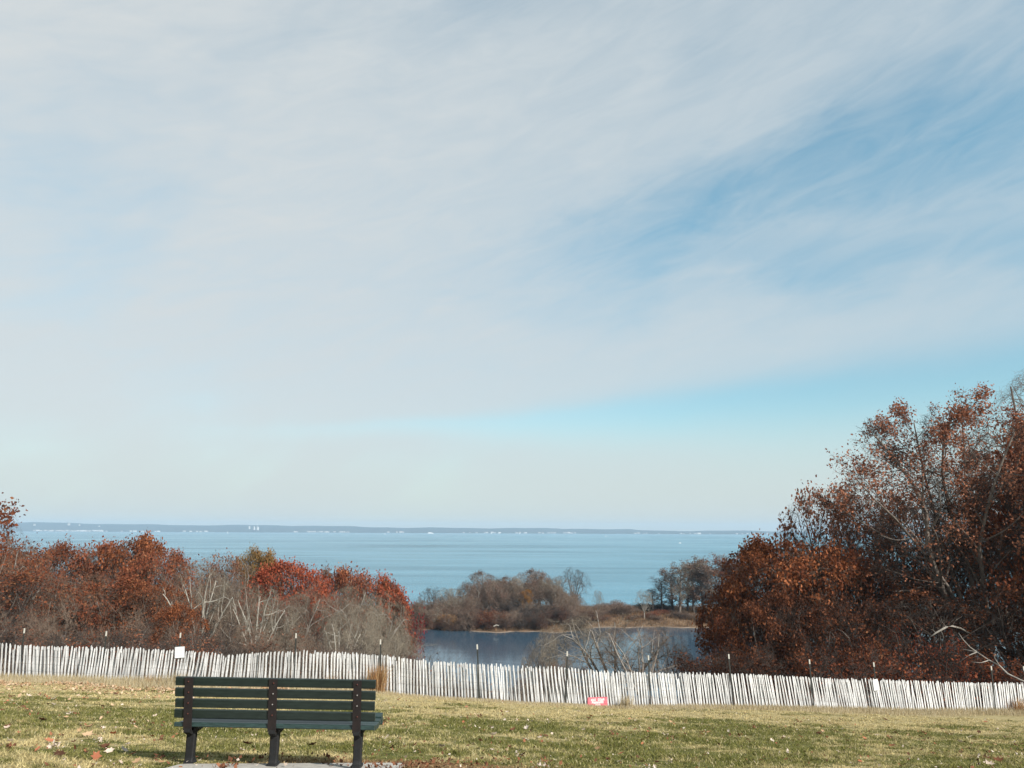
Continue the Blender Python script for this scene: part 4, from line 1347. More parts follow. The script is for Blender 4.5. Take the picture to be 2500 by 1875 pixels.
def fence_layer(back, name, label, spacing, off, dz, n_ind):
    e = empty(name, (0, 27, CAM_Z - 6), label, 'fence', 'weathered snow fences')
    s = fr.uniform(0, .05)
    lst = []
    while s < S[-1]:
        x = float(np.interp(s, S, fx)); y = float(np.interp(s, S, fy)) + off
        x2 = float(np.interp(s + .05, S, fx)); y2 = float(np.interp(s + .05, S, fy)) + off
        dirv = Vector((x2 - x, y2 - y, 0)).normalized()
        zb = gz(x, y - off) - .02 + dz + .03 * math.sin(s * .9 + back * 2)
        px, _ = px_of(x, y, zb + .6)
        lst.append((s, x, y, zb, px, dirv))
        s += spacing * fr.uniform(.86, 1.14) * (1 + .12 * math.sin(s * .7 + back))
    inv = Matrix.Translation(-e.location)
    wire_pts = [[] for _ in WIRES_H]
    cands = [q for q in lst if -20 <= q[4] <= 2520]
    mid = sorted(cands, key=lambda q: -1.0 / math.hypot(q[1], q[2]))
    mid.sort(key=lambda q: math.hypot(q[1], q[2]))
    ind = set(id(q) for q in mid[:n_ind])
    rest = MB()
    nshort = 0
    for q in lst:
        s, x, y, zb, px, dv = q
        ln = lean_at(px, back) + math.radians(fr.gauss(0, 1.1))
        tw = fr.gauss(0, .10)
        tip = math.radians(fr.gauss(0, 1.3))
        hs = fr.uniform(.965, 1.015)
        if fr.random() < .02: hs *= fr.uniform(.8, .93)
        if not back and (1048 < px < 1058 or 1492 < px < 1498): hs = .86
        if not back and (1190 < px < 1196): hs = .93
        ang = math.atan2(dv.y, dv.x)
        R_ = Matrix.Rotation(ang, 4, 'Z') @ Matrix.Rotation(-ln, 4, 'Y') @ Matrix.Rotation(tip, 4, 'X') @ Matrix.Rotation(tw, 4, 'Z')
        Mx = Matrix.Translation((x, y, zb)) @ R_ @ Matrix.Diagonal((1, 1, hs, 1))
        # keep the base under the top: lean about mid height
        Mx = Matrix.Translation(Vector((math.sin(ln) * .6 * math.cos(ang), math.sin(ln) * .6 * math.sin(ang), 0))) @ Mx
        for k, h in enumerate(WIRES_H):
            wire_pts[k].append(Mx @ Vector((0, -.009, h)))
        if not back and (2111 < px < 2127 or 2300 < px < 2304): continue          # broken-out pickets
        if id(q) in ind:
            o = obj('picket', PICKM[fr.randrange(6)], e)
            o.matrix_local = inv @ Mx
        else:
            b = PICK[fr.randrange(6)]
            rest.add([inv @ (Mx @ Vector(v_)) for v_ in b.v], b.f)
    if rest.v:
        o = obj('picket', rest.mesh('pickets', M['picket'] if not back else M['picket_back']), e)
        tag(o, kind='stuff')
    for k in range(len(WIRES_H)):
        mb = MB()
        # sag slightly between pickets, joined as one strand
        pts = [inv @ p for p in wire_pts[k]]
        mb.tube(pts, [.0020] * len(pts), 3)
        obj('wire', mb.mesh('wire', M['wire']), e)
    print(name, len(lst), 'pickets', len(ind), 'individual')
    return lst


front = fence_layer(0, 'snow_fence', 'front run of whitewashed snow fence of leaning wooden pickets across the lawn edge', .112, 0.0, 0.0, 298)
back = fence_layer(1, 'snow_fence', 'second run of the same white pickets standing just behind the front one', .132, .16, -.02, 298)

# posts
POSTS = [(60, 1534, 1, 0), (260, 1541, 1, 0), (441, 1545, 1, 0), (723, 1546, 0, .6), (929, 1561, 0, 2.6), (1165, 1573, 0, 3.2), (1385, 1590, 0, -2.2),
         (1583, 1600, 0, 1.0), (1779, 1597, 0, 2.5), (1976, 1610, 0, 1.5), (2133, 1617, 1, 1.0), (2420, 1626, 0, -.5), (2499, 1627, 0, 0)]
PL = ['first', 'second', 'third', 'fourth', 'fifth', 'sixth', 'seventh', 'eighth', 'ninth', 'tenth', 'eleventh', 'twelfth', 'thirteenth']
PW = ['at the left edge', 'left of the white sign', 'behind the left white sign', 'above the bench middle', 'beside the orange weeds right of the bench', 'against the pond, standing in front of the pickets',
      'left of the red sign', 'right of the red sign', 'at the left foot of the right wood', 'under the orange domes', 'behind the right white sign', 'near the right edge below the fallen bough', 'cut by the right edge']
for i, (px, ty, bk, tilt) in enumerate(POSTS):
    yy = 27.0
    for _ in range(4):
        xx = P(px, ty, yy).x
        yy = float(np.interp(xx, fx, fy)) + (.08 if bk else -.05)
    pt = P(px, ty, yy)
    g = gz(pt.x, yy)
    H = pt.z - g
    e = empty('fence_post', (pt.x, yy, g), PL[i] + ' white-tipped fence post from the left, ' + PW[i], 'post', 'dark fence posts with white tips')
    e.rotation_euler = (0, math.radians(-tilt), 0)
    e.location.x += math.sin(math.radians(tilt)) * H
    mb = MB()
    mb.box((0, 0, (H - .16 - .3) / 2), (.046, .008, H - .16 + .3)); mb.box((0, .021, (H - .16 - .3) / 2), (.008, .034, H - .16 + .3))
    for k in range(int((H - .3) / .12)):
        mb.box((0, -.007, .15 + k * .12), (.02, .008, .02))
    obj('shaft', mb.mesh('shaft', M['post']), e)
    mb = MB()
    mb.box((0, 0, H - .08), (.048, .010, .16)); mb.box((0, .021, H - .08), (.010, .036, .16))
    obj('white_tip', mb.mesh('white_tip', M['post_tip']), e)


def sign(px0, px1, py0, py1, rot, label, kind):
    cx, cy = (px0 + px1) / 2, (py0 + py1) / 2
    yy = 27.0
    for _ in range(4):
        yy = float(np.interp(P(cx, cy, yy).x, fx, fy)) - .06
    a, b = P(px0, cy, yy), P(px1, cy, yy)
    t_, b_ = P(cx, py0, yy), P(cx, py1, yy)
    W, H = (b - a).length, (t_ - b_).length
    c = P(cx, cy, yy)
    x2 = c.x + .3
    ang = math.atan2(float(np.interp(x2, fx, fy)) - float(np.interp(c.x, fx, fy)), .3)
    e = empty('fence_sign', c, label, 'sign')
    e.rotation_euler = (0, -rot, ang)
    mb = MB(); mb.box((0, 0, 0), (W, .006, H))
    obj('board', mb.mesh('board', M['sign_red'] if kind == 'red' else M['sign_white']), e)
    mb = MB()
    if kind == 'red':
        # three centred rows of chunky white strokes, too blurred in the photograph to read
        r = random.Random(8)
        for (z, w_, h_, n) in [(.23, .68, .24, 8), (-.05, .60, .24, 7), (-.33, .28, .16, 4)]:
            cw = W * w_ / n
            for k in range(n):
                xx = -W * w_ / 2 + cw * (k + .5)
                if n == 8 and k == 3: continue
                ch = h_ * H
                mb.box((xx - cw * .30, -.0045, z * H), (cw * .22, .003, ch))
                mb.box((xx + cw * .26, -.0045, z * H), (cw * .22, .003, ch * .98))
                for dz_ in r.sample([-.42, 0, .42], 2):
                    mb.box((xx - cw * .02, -.0052, z * H + dz_ * ch), (cw * .50, .003, ch * .22))
        obj('lettering', mb.mesh('lettering', M['boat_white']), e)
    elif kind == 'text':
        for k in range(5):
            mb.box((-.01 * k * W, -.0045, H * (.28 - k * .14)), (W * (.7 - .08 * (k % 2)), .002, H * .025))
        obj('lettering', mb.mesh('lettering', M['sign_print']), e)
    mb = MB()
    for sx_ in (-1, 1):
        mb.tube([(sx_ * W * .42, -.008, H * .42), (sx_ * W * .42, .004, H * .42)], [.006, .006], 6)
    obj('fixing', mb.mesh('fixing', M['wire']), e)


sign(427, 450.5, 1579, 1606, math.radians(4), 'white rectangular notice hung slightly askew on the left part of the fence', 'text')
sign(2131, 2145.5, 1658.5, 1685.5, math.radians(5), 'narrow white notice hung askew on the right part of the fence', 'plain')
sign(1432, 1486, 1702, 1725, math.radians(-2.4), 'low red notice with white lettering at the foot of the fence', 'red')

# ------------------------------------------------------------------ park bench, seen from behind
def axis_depth(p):
    return -(RM.transposed() @ (p - Vector((0, 0, CAM_Z)))).z


BY = 7.25                                  # plane of the back at seat level
def bxz(px, py, Y=BY): return P(px, py, Y)


TILT = math.radians(1.0)                   # follows the slope, right end lower
zl, zr = bxz(424, 1753), bxz(912.5, 1762)  # bottom of the lowest back slat
tl, tr_ = bxz(421, 1648, BY - .055), bxz(910, 1656, BY - .055)
BW = (zr.x - zl.x)
cx = (zl.x + zr.x) / 2
rowz = (zl.z + zr.z) / 2
backH = (tl.z + tr_.z) / 2 - rowz
slope = (zr.z - zl.z) / BW
gb = gz(cx, BY)
print('bench width', BW, 'back height', backH, 'seat z above ground', rowz - gb, 'slope deg', math.degrees(math.atan(slope)))
bench = empty('park_bench', (cx, BY, gb), 'dark green slatted park bench with three metal legs, seen from behind', 'bench')
bench.rotation_euler = (0, math.atan(-slope), 0)
z0 = rowz - gb                             # local height of the bottom of the back
leanang = math.atan(.055 / backH)
Rb = Matrix.Rotation(leanang, 3, 'X')      # top leans towards the camera
pitch_ = backH / 4.0
sh_ = pitch_ * .80
back_origin = Vector((0, 0, z0))
br = random.Random(2)
for k in range(4):
    mb = MB()
    c = back_origin + Rb @ Vector((0, .015, pitch_ * k + sh_ / 2 + .004 * (k == 3)))
    mb.box((0, 0, 0), (BW + br.uniform(-.006, .006), .030, sh_), None, .006)
    o = obj('back_slat', mb.mesh('back_slat', M['green_paint']), bench, c)
    o.rotation_euler = (leanang, math.radians(br.uniform(-.08, .08)), 0)
# seat slats: a shallow curved seat, five slats running the full length
seat = [(.030, -.062, -14, .085), (.125, -.078, -5, .085), (.220, -.084, 0, .085), (.315, -.076, 5, .085), (.412, -.052, 12, .090), (.452, -.098, 80, .070)]
for (y, dz_, a, w) in seat:
    mb = MB()
    mb.box((0, 0, 0), (BW, w, .040), None, .006)
    o = obj('seat_slat', mb.mesh('seat_slat', M['seat_paint']), bench, (.0, y + .02, z0 + dz_ - .002))
    o.rotation_euler = (math.radians(a), 0, 0)
xs3 = [(bxz(462, 1700).x - cx), (bxz(667, 1700).x - cx), (bxz(872, 1700).x - cx)]
SP = []
for j, x in enumerate(xs3):
    # back strap with bolts
    mb = MB()
    top = backH - pitch_ * .16
    mb.box((0, 0, (top - .10) / 2), (.074, .012, top + .10), None, 0)
    st = obj('back_strap', mb.mesh('back_strap', M['strap_metal']), bench, back_origin + Rb @ Vector((x, -.0085, 0)) + Vector((0, 0, 0)))
    st.rotation_euler = (leanang, 0, 0)
    for k in range(4):
        mb = MB()
        mb.tube([(0, 0, 0), (0, -.006, 0), (0, -.010, 0)], [.0065, .006, .003], 8)
        bright = (j, k) in ((1, 2), (1, 1), (2, 2), (2, 1))
        b_ = obj('bolt', mb.mesh('bolt', M['bolt_bright'] if bright else M['bolt_rust']), st, (br.uniform(-.004, .006), -.006, pitch_ * k + sh_ * .62))
        if bright: tag(b_, 'bright bare metal bolt')
    # cast arm that carries the seat and joins strap and pedestal
    mb = MB()
    sec = [(-.004, -.095, .020), (.05, -.125, .020), (.12, -.130, .026), (.24, -.128, .022), (.36, -.125, .020), (.43, -.115, .016)]
    vs, fs = [], []
    for (y, z, h) in sec:
        vs += [(-.028, y, z - h), (.028, y, z - h), (.028, y, z + h * .6), (-.028, y, z + h * .6)]
    for i in range(len(sec) - 1):
        for q in range(4):
            fs.append((i * 4 + q, i * 4 + (q + 1) % 4, (i + 1) * 4 + (q + 1) % 4, (i + 1) * 4 + q))
    fs += [(3, 2, 1, 0), tuple(len(vs) - 4 + q for q in range(4))]
    mb.add(vs, fs)
    obj('seat_bracket', mb.mesh('seat_bracket', M['leg_metal']), bench, (x, 0.0, z0 - .002))
    # pedestal: tapered web with a flared foot plate
    mb = MB()
    lh = z0 - .10
    prof = [(lh, .040, .040), (lh - .03, .040, .036), (lh * .6, .038, .034), (lh * .25, .036, .034), (.05, .036, .036), (.022, .038, .044), (.014, .046, .06), (0.0, .048, .062)]
    vs, fs = [], []
    for (z, hx, hy) in prof:
        b = min(hx, hy) * .25
        vs += [(-hx, -hy + b, z), (-hx + b, -hy, z), (hx - b, -hy, z), (hx, -hy + b, z), (hx, hy - b, z), (hx - b, hy, z), (-hx + b, hy, z), (-hx, hy - b, z)]
    for i in range(len(prof) - 1):
        for q in range(8):
            fs.append((i * 8 + q, (i + 1) * 8 + q, (i + 1) * 8 + (q + 1) % 8, i * 8 + (q + 1) % 8))
    fs += [tuple(range(8)), tuple(len(vs) - 1 - q for q in range(8))]
    mb.add(vs, fs)
    obj('leg', mb.mesh('leg', M['leg_metal']), bench, (x, .125, 0.0))

# concrete pad under the bench, rounded corner, sunk in the slope
def ghit(px, py):
    t = 6.0
    while t < 12:
        p = P(px, py, t)
        if p.z <= gz(p.x, t): return p
        t += .005
    return p


def pad():
    a_, b_ = ghit(446, 1867), ghit(992, 1866)
    x0, x1 = a_.x, b_.x
    y0, y1 = 6.2, a_.y
    dy_ = b_.y - a_.y
    corners = [(x0, y0), (x1, y0), (x1, y1), (x0, y1)]
    pts = []
    r = .10
    for (x, y, a0) in [(x0 + r, y0 + r, PI), (x1 - r, y0 + r, 1.5 * PI), (x1 - r, y1 - r + dy_, 0), (x0 + r, y1 - r, .5 * PI)]:
        for k in range(6):
            a = a0 + k / 5 * PI / 2
            pts.append((x + r * math.cos(a), y + r * math.sin(a)))
    n = len(pts)
    vs = [(x, y, gz(x, y) + .012) for x, y in pts] + [(x, y, gz(x, y) - .12) for x, y in pts]
    fs = [tuple(range(n)), tuple(range(2 * n - 1, n - 1, -1))] + [(i, n + i, n + (i + 1) % n, (i + 1) % n) for i in range(n)]
    mb = MB(); mb.add(vs, fs)
    o = obj('concrete_pad', mb.mesh('concrete_pad', M['concrete']))
    tag(o, kind='structure')
    return x0, x1, y0, y1, dy_


PAD = pad()

# ------------------------------------------------------------------ lawn, unmown strip, fallen leaves
def blades(n, sampler, hfun, wfun, lean, seed, mat, name, label, cat='grass', curve=True):
    r = np.random.default_rng(seed)
    x, y = sampler(r, n)
    k = ~((x > PAD[0] - .0) & (x < PAD[1] + .0) & (y > PAD[2]) & (y < PAD[3] + PAD[4] * (x - PAD[0]) / (PAD[1] - PAD[0])))
    x, y = x[k], y[k]; n = len(x)
    z = ground_z(x, y)
    h = hfun(r, x, y); w = wfun(r, x, y)
    a = r.uniform(0, 6.28, n); l = np.abs(r.normal(0, lean, n))
    dx_, dy_ = np.cos(a) * l * h, np.sin(a) * l * h
    b = r.uniform(0, PI, n)
    wx, wy = np.cos(b) * w / 2, np.sin(b) * w / 2
    p0 = np.stack([x - wx, y - wy, z - .01], 1); p1 = np.stack([x + wx, y + wy, z - .01], 1)
    m0 = np.stack([x - wx * .8 + dx_ * .35, y - wy * .8 + dy_ * .35, z + h * .6], 1)
    m1 = np.stack([x + wx * .8 + dx_ * .35, y + wy * .8 + dy_ * .35, z + h * .6], 1)
    t_ = np.stack([x + dx_, y + dy_, z + h], 1)
    i = np.arange(n) * 5
    V_ = np.stack([p0, p1, m1, m0, t_], 1).reshape(-1, 3)
    F_ = np.concatenate([np.stack([i, i + 1, i + 2], 1), np.stack([i, i + 2, i + 3], 1), np.stack([i + 3, i + 2, i + 4], 1)])
    o = obj(name, mesh_np(name, V_, F_, mat, np.repeat(r.uniform(0, 1, n), 5)))
    tag(o, label, cat, kind='stuff')


def lawn_sampler(r, n):
    # denser near the camera: y distributed ~ 1/y
    y = 5.5 * (28.0 / 5.5) ** (r.uniform(0, 1, n) ** .92)
    hw = .72 * y + 1.2
    x = r.uniform(-1, 1, n) * hw
    # a share of the blades stands in tufts
    m = int(n * .4); g = r.integers(m, n, m // 14)
    j = g[r.integers(0, len(g), m)]
    x[:m] = x[j] + r.normal(0, .022, m) * (1 + y[j] * .04); y[:m] = y[j] + r.normal(0, .022, m) * (1 + y[j] * .04)
    yf = np.interp(x, fx, fy)
    k = y < yf - .3
    return x[k], y[k]


def patch(x, y, f=1.0):
    return .5 + .25 * np.sin(x * 1.3 * f + np.sin(y * .9 * f) * 2) + .25 * np.sin(y * 1.7 * f + np.sin(x * 1.1 * f + 1) * 2)


blades(360000, lawn_sampler, lambda r, x, y: r.uniform(.016, .038, len(x)) * (.55 + .8 * patch(x, y, 1.7)) * np.where(np.arange(len(x)) < .36 * len(x), 1.35, .85) * np.where(y < 9.2, .75, 1.0), lambda r, x, y: .0042 + .00050 * y, 1.5, 1, M['blade'],
       'lawn_grass', 'short lawn grass mixed green and straw around the bench')


def strip_sampler(r, n):
    x = r.uniform(-22, 30, n)
    yf = np.interp(x, fx, fy)
    y = yf - np.abs(r.normal(0, 1, n)) * (.55 + .9 * patch(x, x * .3, .8)) + .55
    y = np.where(r.uniform(0, 1, n) < .35, yf + r.uniform(-.2, 1.6, n), y)
    return x, y


def strip_h(r, x, y):
    yf = np.interp(x, fx, fy)
    px = 1250 + x / 27 * FPX
    tall = np.interp(px, [0, 100, 350, 450, 700, 1000, 1400, 1500, 1900, 2300, 2500], [.30, .28, .32, .40, .20, .11, .09, .13, .20, .24, .28])
    return r.uniform(.35, 1.25, len(x)) * tall * np.exp(-np.abs(y - yf) / 2.2)


blades(190000, strip_sampler, strip_h, lambda r, x, y: np.full(len(x), .008), .30, 2, M['straw'], 'tall_dry_grass', 'tall pale straw grass along the foot of the fence')


def tuft(px, py, n, h, sp, mat, label, seed, w=.01):
    yy = 27.0
    for _ in range(4):
        yy = float(np.interp(P(px, py, yy).x, fx, fy)) - .25
    c = P(px, py, yy)
    r = np.random.default_rng(seed)
    x = r.normal(c.x, sp, n); y = r.normal(yy, sp * .6, n)
    z = ground_z(x, y)
    hh = r.uniform(.35, 1, n) * h
    a = r.uniform(0, 6.28, n); l = np.abs(r.normal(0, .28, n))
    b = r.uniform(0, PI, n)
    wx, wy = np.cos(b) * w / 2, np.sin(b) * w / 2
    dx_, dy_ = np.cos(a) * l * hh + .12 * hh, np.sin(a) * l * hh
    p0 = np.stack([x - wx, y - wy, z - .02], 1); p1 = np.stack([x + wx, y + wy, z - .02], 1)
    m0 = np.stack([x - wx + dx_ * .35, y - wy + dy_ * .35, z + hh * .6], 1); m1 = np.stack([x + wx + dx_ * .35, y + wy + dy_ * .35, z + hh * .6], 1)
    t_ = np.stack([x + dx_, y + dy_, z + hh], 1)
    i = np.arange(n) * 5
    V_ = np.stack([p0, p1, m1, m0, t_], 1).reshape(-1, 3) - np.array([[c.x, yy, 0]])
    F_ = np.concatenate([np.stack([i, i + 1, i + 2], 1), np.stack([i, i + 2, i + 3], 1), np.stack([i + 3, i + 2, i + 4], 1)])
    o = obj('weed_clump', mesh_np('weed_clump', V_, F_, mat, np.repeat(r.uniform(0, 1, n), 5)), None, (c.x, yy, 0))
    tag(o, label, 'weeds', 'dry weed clumps at the fence')


tuft(918, 1690, 420, 1.0, .13, M['straw_orange'], 'tall orange-brown weed clump by the fence at the right end of the bench', 1)
tuft(928, 1690, 200, 1.05, .06, M['straw_orange'], 'thin orange weed stalk clump hugging the leaning fence post', 2)
tuft(805, 1675, 180, .55, .16, M['straw_orange'], 'low orange weeds behind the bench right half', 3)
tuft(592, 1660, 120, .5, .08, M['straw_orange'], 'small orange weeds behind the bench left half', 4)
tuft(2492, 1735, 260, .75, .25, M['straw_orange'], 'orange-brown weed clump at the right edge of the fence', 5)
tuft(1528, 1712, 160, .5, .12, M['straw'], 'pale straw tuft in the fence right of the red sign', 6)
tuft(430, 1650, 300, .62, .25, M['straw'], 'tall straw tuft under the left white sign', 7)
tuft(368, 1650, 120, .5, .2, M['straw_orange'], 'rusty weeds left of the left white sign', 8)


def leaf_mesh(seed, size, curl):
    """lobed dry leaf, curled, a dozen or so triangles"""
    r = random.Random(seed)
    n = 12
    vs = [(0, 0, .006)]
    for k in range(n):
        a = 2 * PI * k / n
        rad = size * (.5 + (.16 if k % 2 else -.10)) * r.uniform(.85, 1.15)
        x, y = rad * math.cos(a) * 1.25, rad * math.sin(a) * .85
        vs.append((x, y, curl * (abs(y) * 1.1 + abs(x) * .5) + r.uniform(0, .012)))
    fs = [(0, 1 + k, 1 + (k + 1) % n) for k in range(n)]
    V_ = np.array(vs)
    return mesh_np('fallen_leaf', V_, np.array(fs), M['litter_tan'], np.full(len(vs), r.random()))


LM = [leaf_mesh(i, .12, .35 + .1 * (i % 3)) for i in range(8)]
lr = random.Random(21)


def ground_hit(px, py):
    d = ray(px, py)
    t = 5.0
    for _ in range(60):
        z = CAM_Z + d.z * t / d.y
        g = gz(d.x * t / d.y, t)
        if z <= g: break
        t += (z - g) / 0.6 * .5 + .01
        if t > 60: return None
    return d.x * t / d.y, t, gz(d.x * t / d.y, t)


def fallen(px, py, s, mat, label, group):
    s = min(s, 1.25) * .60
    h = ground_hit(px, py)
    if h is None: return
    o = obj('fallen_leaf', lr.choice(LM), None, (h[0], h[1], h[2] + .022))
    o.rotation_euler = (lr.uniform(-.5, .6), lr.uniform(-.5, .5), lr.uniform(0, 6.28))
    o.scale = (s, s, s)
    o.material_slots[0].link = 'OBJECT'
    o.material_slots[0].material = M[mat]
    tag(o, label, 'leaf', group)


# leaves the photograph shows one by one (x, y, size, kind)
KEY = [(258, 1832, 1.5, 'litter_brown', 'large dark brown curled leaf left of the bench shadow tip'), (268, 1840, 1.0, 'litter_pale', 'pale leaf touching the large dark curled one'),
       (219, 1780, 1.1, 'litter_tan', 'yellow-tan upright leaf in the lawn left of the bench'), (213, 1801, 1.1, 'litter_tan', 'tan leaf below the upright yellow-tan one'),
       (275, 1797, 1.1, 'litter_russet', 'salmon pink leaf left of the bench seat'), (232, 1857, 1.2, 'litter_russet', 'dark russet leaf near the bottom edge left of the bench'),
       (144, 1850, 1.3, 'litter_brown', 'flat brown leaf near the bottom edge in the left lawn'), (102, 1763, 1.2, 'litter_brown', 'dark flat leaf in the left lawn'),
       (18, 1779, 1.3, 'litter_brown', 'brown flat leaf at the left edge'), (16, 1783, 1.0, 'litter_pale', 'pale flat leaf at the left edge under the brown one'),
       (118, 1816, 1.1, 'litter_russet', 'pinkish leaf low in the left lawn'), (130, 1721, 1.3, 'litter_pale', 'pinkish white leaf in the left lawn below the straw strip'),
       (70, 1695, 1.4, 'litter_pale', 'large pale leaf near the straw strip at left'), (120, 1704, 1.3, 'litter_brown', 'dark arched leaf near the straw strip at left'),
       (132, 1705, 1.2, 'litter_pale', 'pale leaf right beside the dark arched one'), (282, 1688, 1.6, 'litter_brown', 'dark leaf under the russet pile left of the bench'),
       (285, 1677, 1.7, 'litter_russet', 'upright russet leaf pile tip left of the bench'), (200, 1660, 1.7, 'litter_russet', 'upright russet leaf in the straw strip at left'),
       (265, 1744, 1.1, 'litter_brown', 'small black leaf in the lawn left of the bench'), (250, 1725, .9, 'litter_brown', 'small dark stalked leaf above the black one'),
       (378, 1751, 1.0, 'litter_pale', 'white leaf just left of the bench seat end'), (302, 1838, .9, 'litter_pale', 'white leaf at the tip of the bench shadow'),
       (587, 1837, 1.0, 'litter_pale', 'white leaf seen under the bench between the first two legs'), (602, 1822, 1.1, 'litter_brown', 'brown leaf seen under the bench behind the white one'),
       (764, 1824, 1.1, 'litter_brown', 'dark leaf seen under the bench between the last two legs'), (1286, 1779, 1.4, 'litter_pale', 'flat white leaf in the lawn below the red sign'),
       (1296, 1786, 1.0, 'litter_brown', 'dark leaf just below the flat white one'), (1205, 1799, 1.1, 'litter_pale', 'small cream leaf left of the flat white one'),
       (1281, 1811, 1.1, 'litter_pale', 'small cream upright leaf below the flat white one'), (1173, 1814, 1.0, 'litter_russet', 'small pinkish leaf in the lawn right of the bench'),
       (1078, 1829, 1.0, 'litter_pale', 'cream leaf in the lawn right of the bench end'), (1425, 1784, 1.0, 'litter_pale', 'pale round leaf in the lawn under the red sign'),
       (1418, 1805, 1.1, 'litter_pale', 'pale round leaf below the other under the red sign'), (1139, 1720, 1.6, 'litter_russet', 'bright russet leaf in the straw slope right of the bench'),
       (1070, 1727, 1.7, 'litter_brown', 'long brown leaf in the straw slope right of the bench'), (975, 1700, 1.6, 'litter_russet', 'russet leaf at the foot of the fence right of the bench'),
       (1437, 1750, 2.0, 'litter_brown', 'dark brown leaf pile below the red sign'), (1442, 1744, 1.8, 'litter_russet', 'russet leaf pile top below the red sign'),
       (1254, 1784, 1.0, 'litter_brown', 'brown leaf left of the flat white one'), (1224, 1733, 1.2, 'litter_brown', 'small dark leaf on the straw slope in mid lawn'),
       (1238, 1733, 1.2, 'litter_pale', 'white leaf on the straw slope in mid lawn'), (2253, 1785, 1.9, 'litter_orange' if False else 'litter_russet', 'orange leaf clump in the right lawn'),
       (2250, 1798, 1.1, 'litter_brown', 'dark leaf under the orange clump in the right lawn'), (2178, 1824, 1.2, 'litter_russet', 'pink-red leaf in the right lawn'),
       (2186, 1786, 1.1, 'litter_brown', 'dark leaf left of the orange clump in the right lawn'), (2368, 1798, 1.1, 'litter_pale', 'cream leaf in the right lawn'),
       (2452, 1798, 1.1, 'litter_pale', 'cream leaf near the right edge of the lawn'), (2478, 1813, 1.1, 'litter_pale', 'lower cream leaf near the right edge of the lawn'),
       (2345, 1812, 1.5, 'litter_pale', 'large pale curled leaf in the right lawn'), (2440, 1862, 1.3, 'litter_brown', 'dark leaf at the bottom right corner'),
       (2416, 1871, 1.3, 'litter_pale', 'pale leaf at the bottom edge of the right lawn'), (2390, 1783, 1.6, 'litter_brown', 'brown leaf on the straw edge in the right lawn'),
       (2300, 1775, 1.6, 'litter_brown', 'brown leaf clump on the straw edge right of the orange one'), (2160, 1747, 1.7, 'litter_brown', 'brown leaf at the foot of the fence below the right sign'),
       (2405, 1752, 1.4, 'litter_russet', 'russet leaf on the straw band near the right edge'), (2052, 1749, 1.4, 'litter_brown', 'dark leaf in the strip left of the right sign')]
for (px, py, s, mat, lab) in KEY:
    fallen(px, py, s, mat, lab, 'fallen leaves picked out on the lawn')
REG = [(0, 400, 1690, 1870, 60, 'left of the bench'), (950, 1700, 1740, 1870, 60, 'between bench and red sign'), (1700, 2500, 1770, 1870, 60, 'on the right lawn')]
for (a, b, c, d, n, where) in REG:
    for mat, cn in (('litter_tan', 'tan'), ('litter_brown', 'dark brown'), ('litter_pale', 'cream'), ('litter_russet', 'russet')):
        for k in range(n // (4 if mat != 'litter_pale' else 6)):
            fallen(lr.uniform(a, b), c + (d - c) * lr.random() ** 1.3, lr.uniform(.5, .85), mat, 'small %s leaf lying %s' % (cn, where), 'small %s leaves %s' % (cn, where))


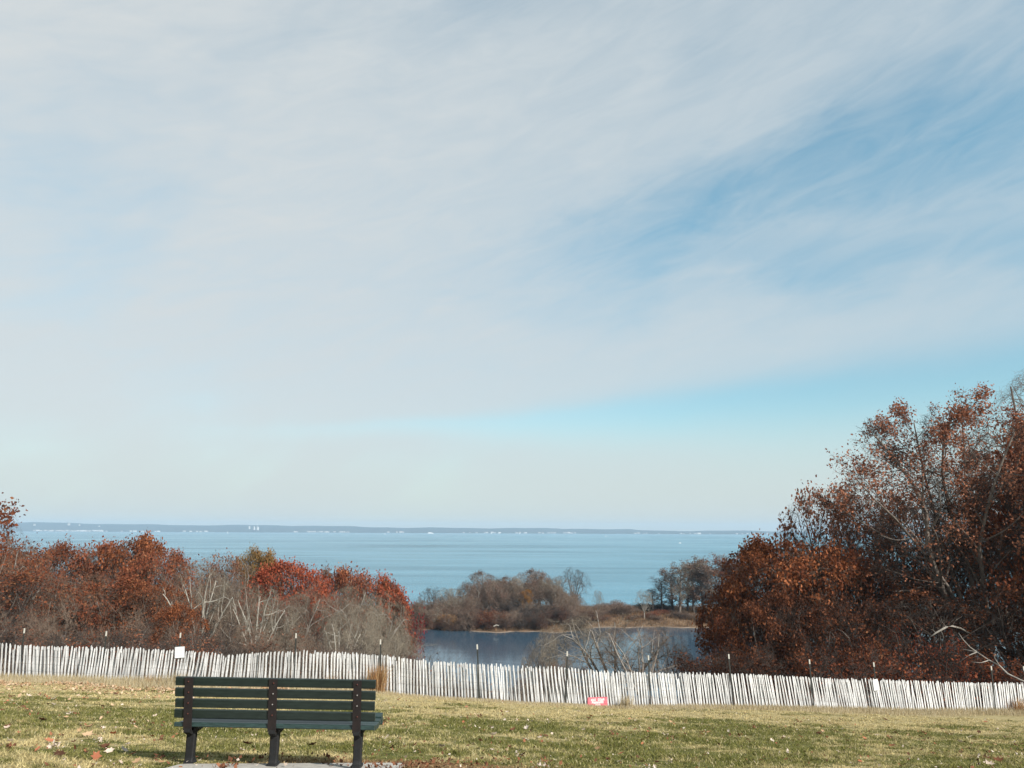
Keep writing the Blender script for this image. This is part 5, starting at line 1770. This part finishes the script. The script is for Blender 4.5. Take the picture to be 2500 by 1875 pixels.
def litter(n, seed, sampler, mat, name, label, size):
    r = np.random.default_rng(seed)
    x, y = sampler(r, n)
    n = len(x)
    z = ground_z(x, y) + r.uniform(.01, .06, n)
    p = np.stack([x, y, z], 1)
    a = r.normal(0, 1, (n, 3)) * np.array([1, 1, .45]); a /= np.linalg.norm(a, axis=1, keepdims=True)
    b = np.cross(a, np.array([0, 0, 1.]) + r.normal(0, .5, (n, 3))); b /= np.linalg.norm(b, axis=1, keepdims=True)
    sz = size * r.uniform(.5, 1.3, (n, 1))
    V_ = np.stack([p, p + a * sz * .5 + b * sz * .4, p + a * sz + np.array([0, 0, .012]), p + a * sz * .5 - b * sz * .4], 1).reshape(-1, 3)
    i = np.arange(n) * 4
    F_ = np.concatenate([np.stack([i, i + 1, i + 2], 1), np.stack([i, i + 2, i + 3], 1)])
    tag(obj(name, mesh_np(name, V_, F_, mat, np.repeat(r.uniform(0, 1, n), 4))), label, 'leaves', kind='stuff')


def s_left(r, n):
    x = r.uniform(-20, -7, n); yf = np.interp(x, fx, fy)
    y = yf - .3 - np.abs(r.normal(0, 3.0, n))
    k = patch(x, y, 1.6) > r.uniform(.25, .85, n)
    return x[k], y[k]


def s_under(r, n):
    x = r.normal(-1.0, .8, n); y = 7.40 + np.abs(r.normal(0, .45, n)) + .1 * np.sin(x * 7)
    k = patch(x, y, 4.0) > r.uniform(.3, .9, n)
    x, y = x[k], y[k]
    return x, y


def s_all(r, n):
    x, y = lawn_sampler(r, n)
    k = patch(x, y, .9) > r.uniform(.3, .9, len(x))
    return x[k], y[k]


litter(9000, 61, s_left, M['litter_tan'], 'leaf_litter', 'tan leaf litter in the straw left of the bench', .08)
litter(900, 62, s_under, M['litter_brown'], 'leaf_litter', 'brown leaf litter drifted beyond the bench pad', .032)
litter(5000, 63, s_all, M['litter_brown'], 'leaf_litter', 'scattered brown leaf crumbs over the whole lawn', .04)
litter(3000, 64, s_all, M['litter_pale'], 'leaf_litter', 'scattered pale leaf crumbs over the whole lawn', .035)

# ------------------------------------------------------------------ haze
def haze():
    mb = MB()
    x0, x1, y0, y1, z0, z1 = -9800, 9800, -60, 9800, -2.7, 120.0
    mb.box(((x0 + x1) / 2, (y0 + y1) / 2, (z0 + z1) / 2), (x1 - x0, y1 - y0, z1 - z0))
    m, t, o = new_mat('haze_air')
    v_ = t.nodes.new('ShaderNodeVolumePrincipled')
    v_.inputs['Color'].default_value = (0.53, 0.77, 1.0, 1)
    v_.inputs['Density'].default_value = 0.0001
    v_.inputs['Anisotropy'].default_value = 0.0
    t.links.new(v_.outputs[0], o.inputs['Volume'])
    tag(obj('haze', mb.mesh('haze', m)), kind='stuff')


haze()
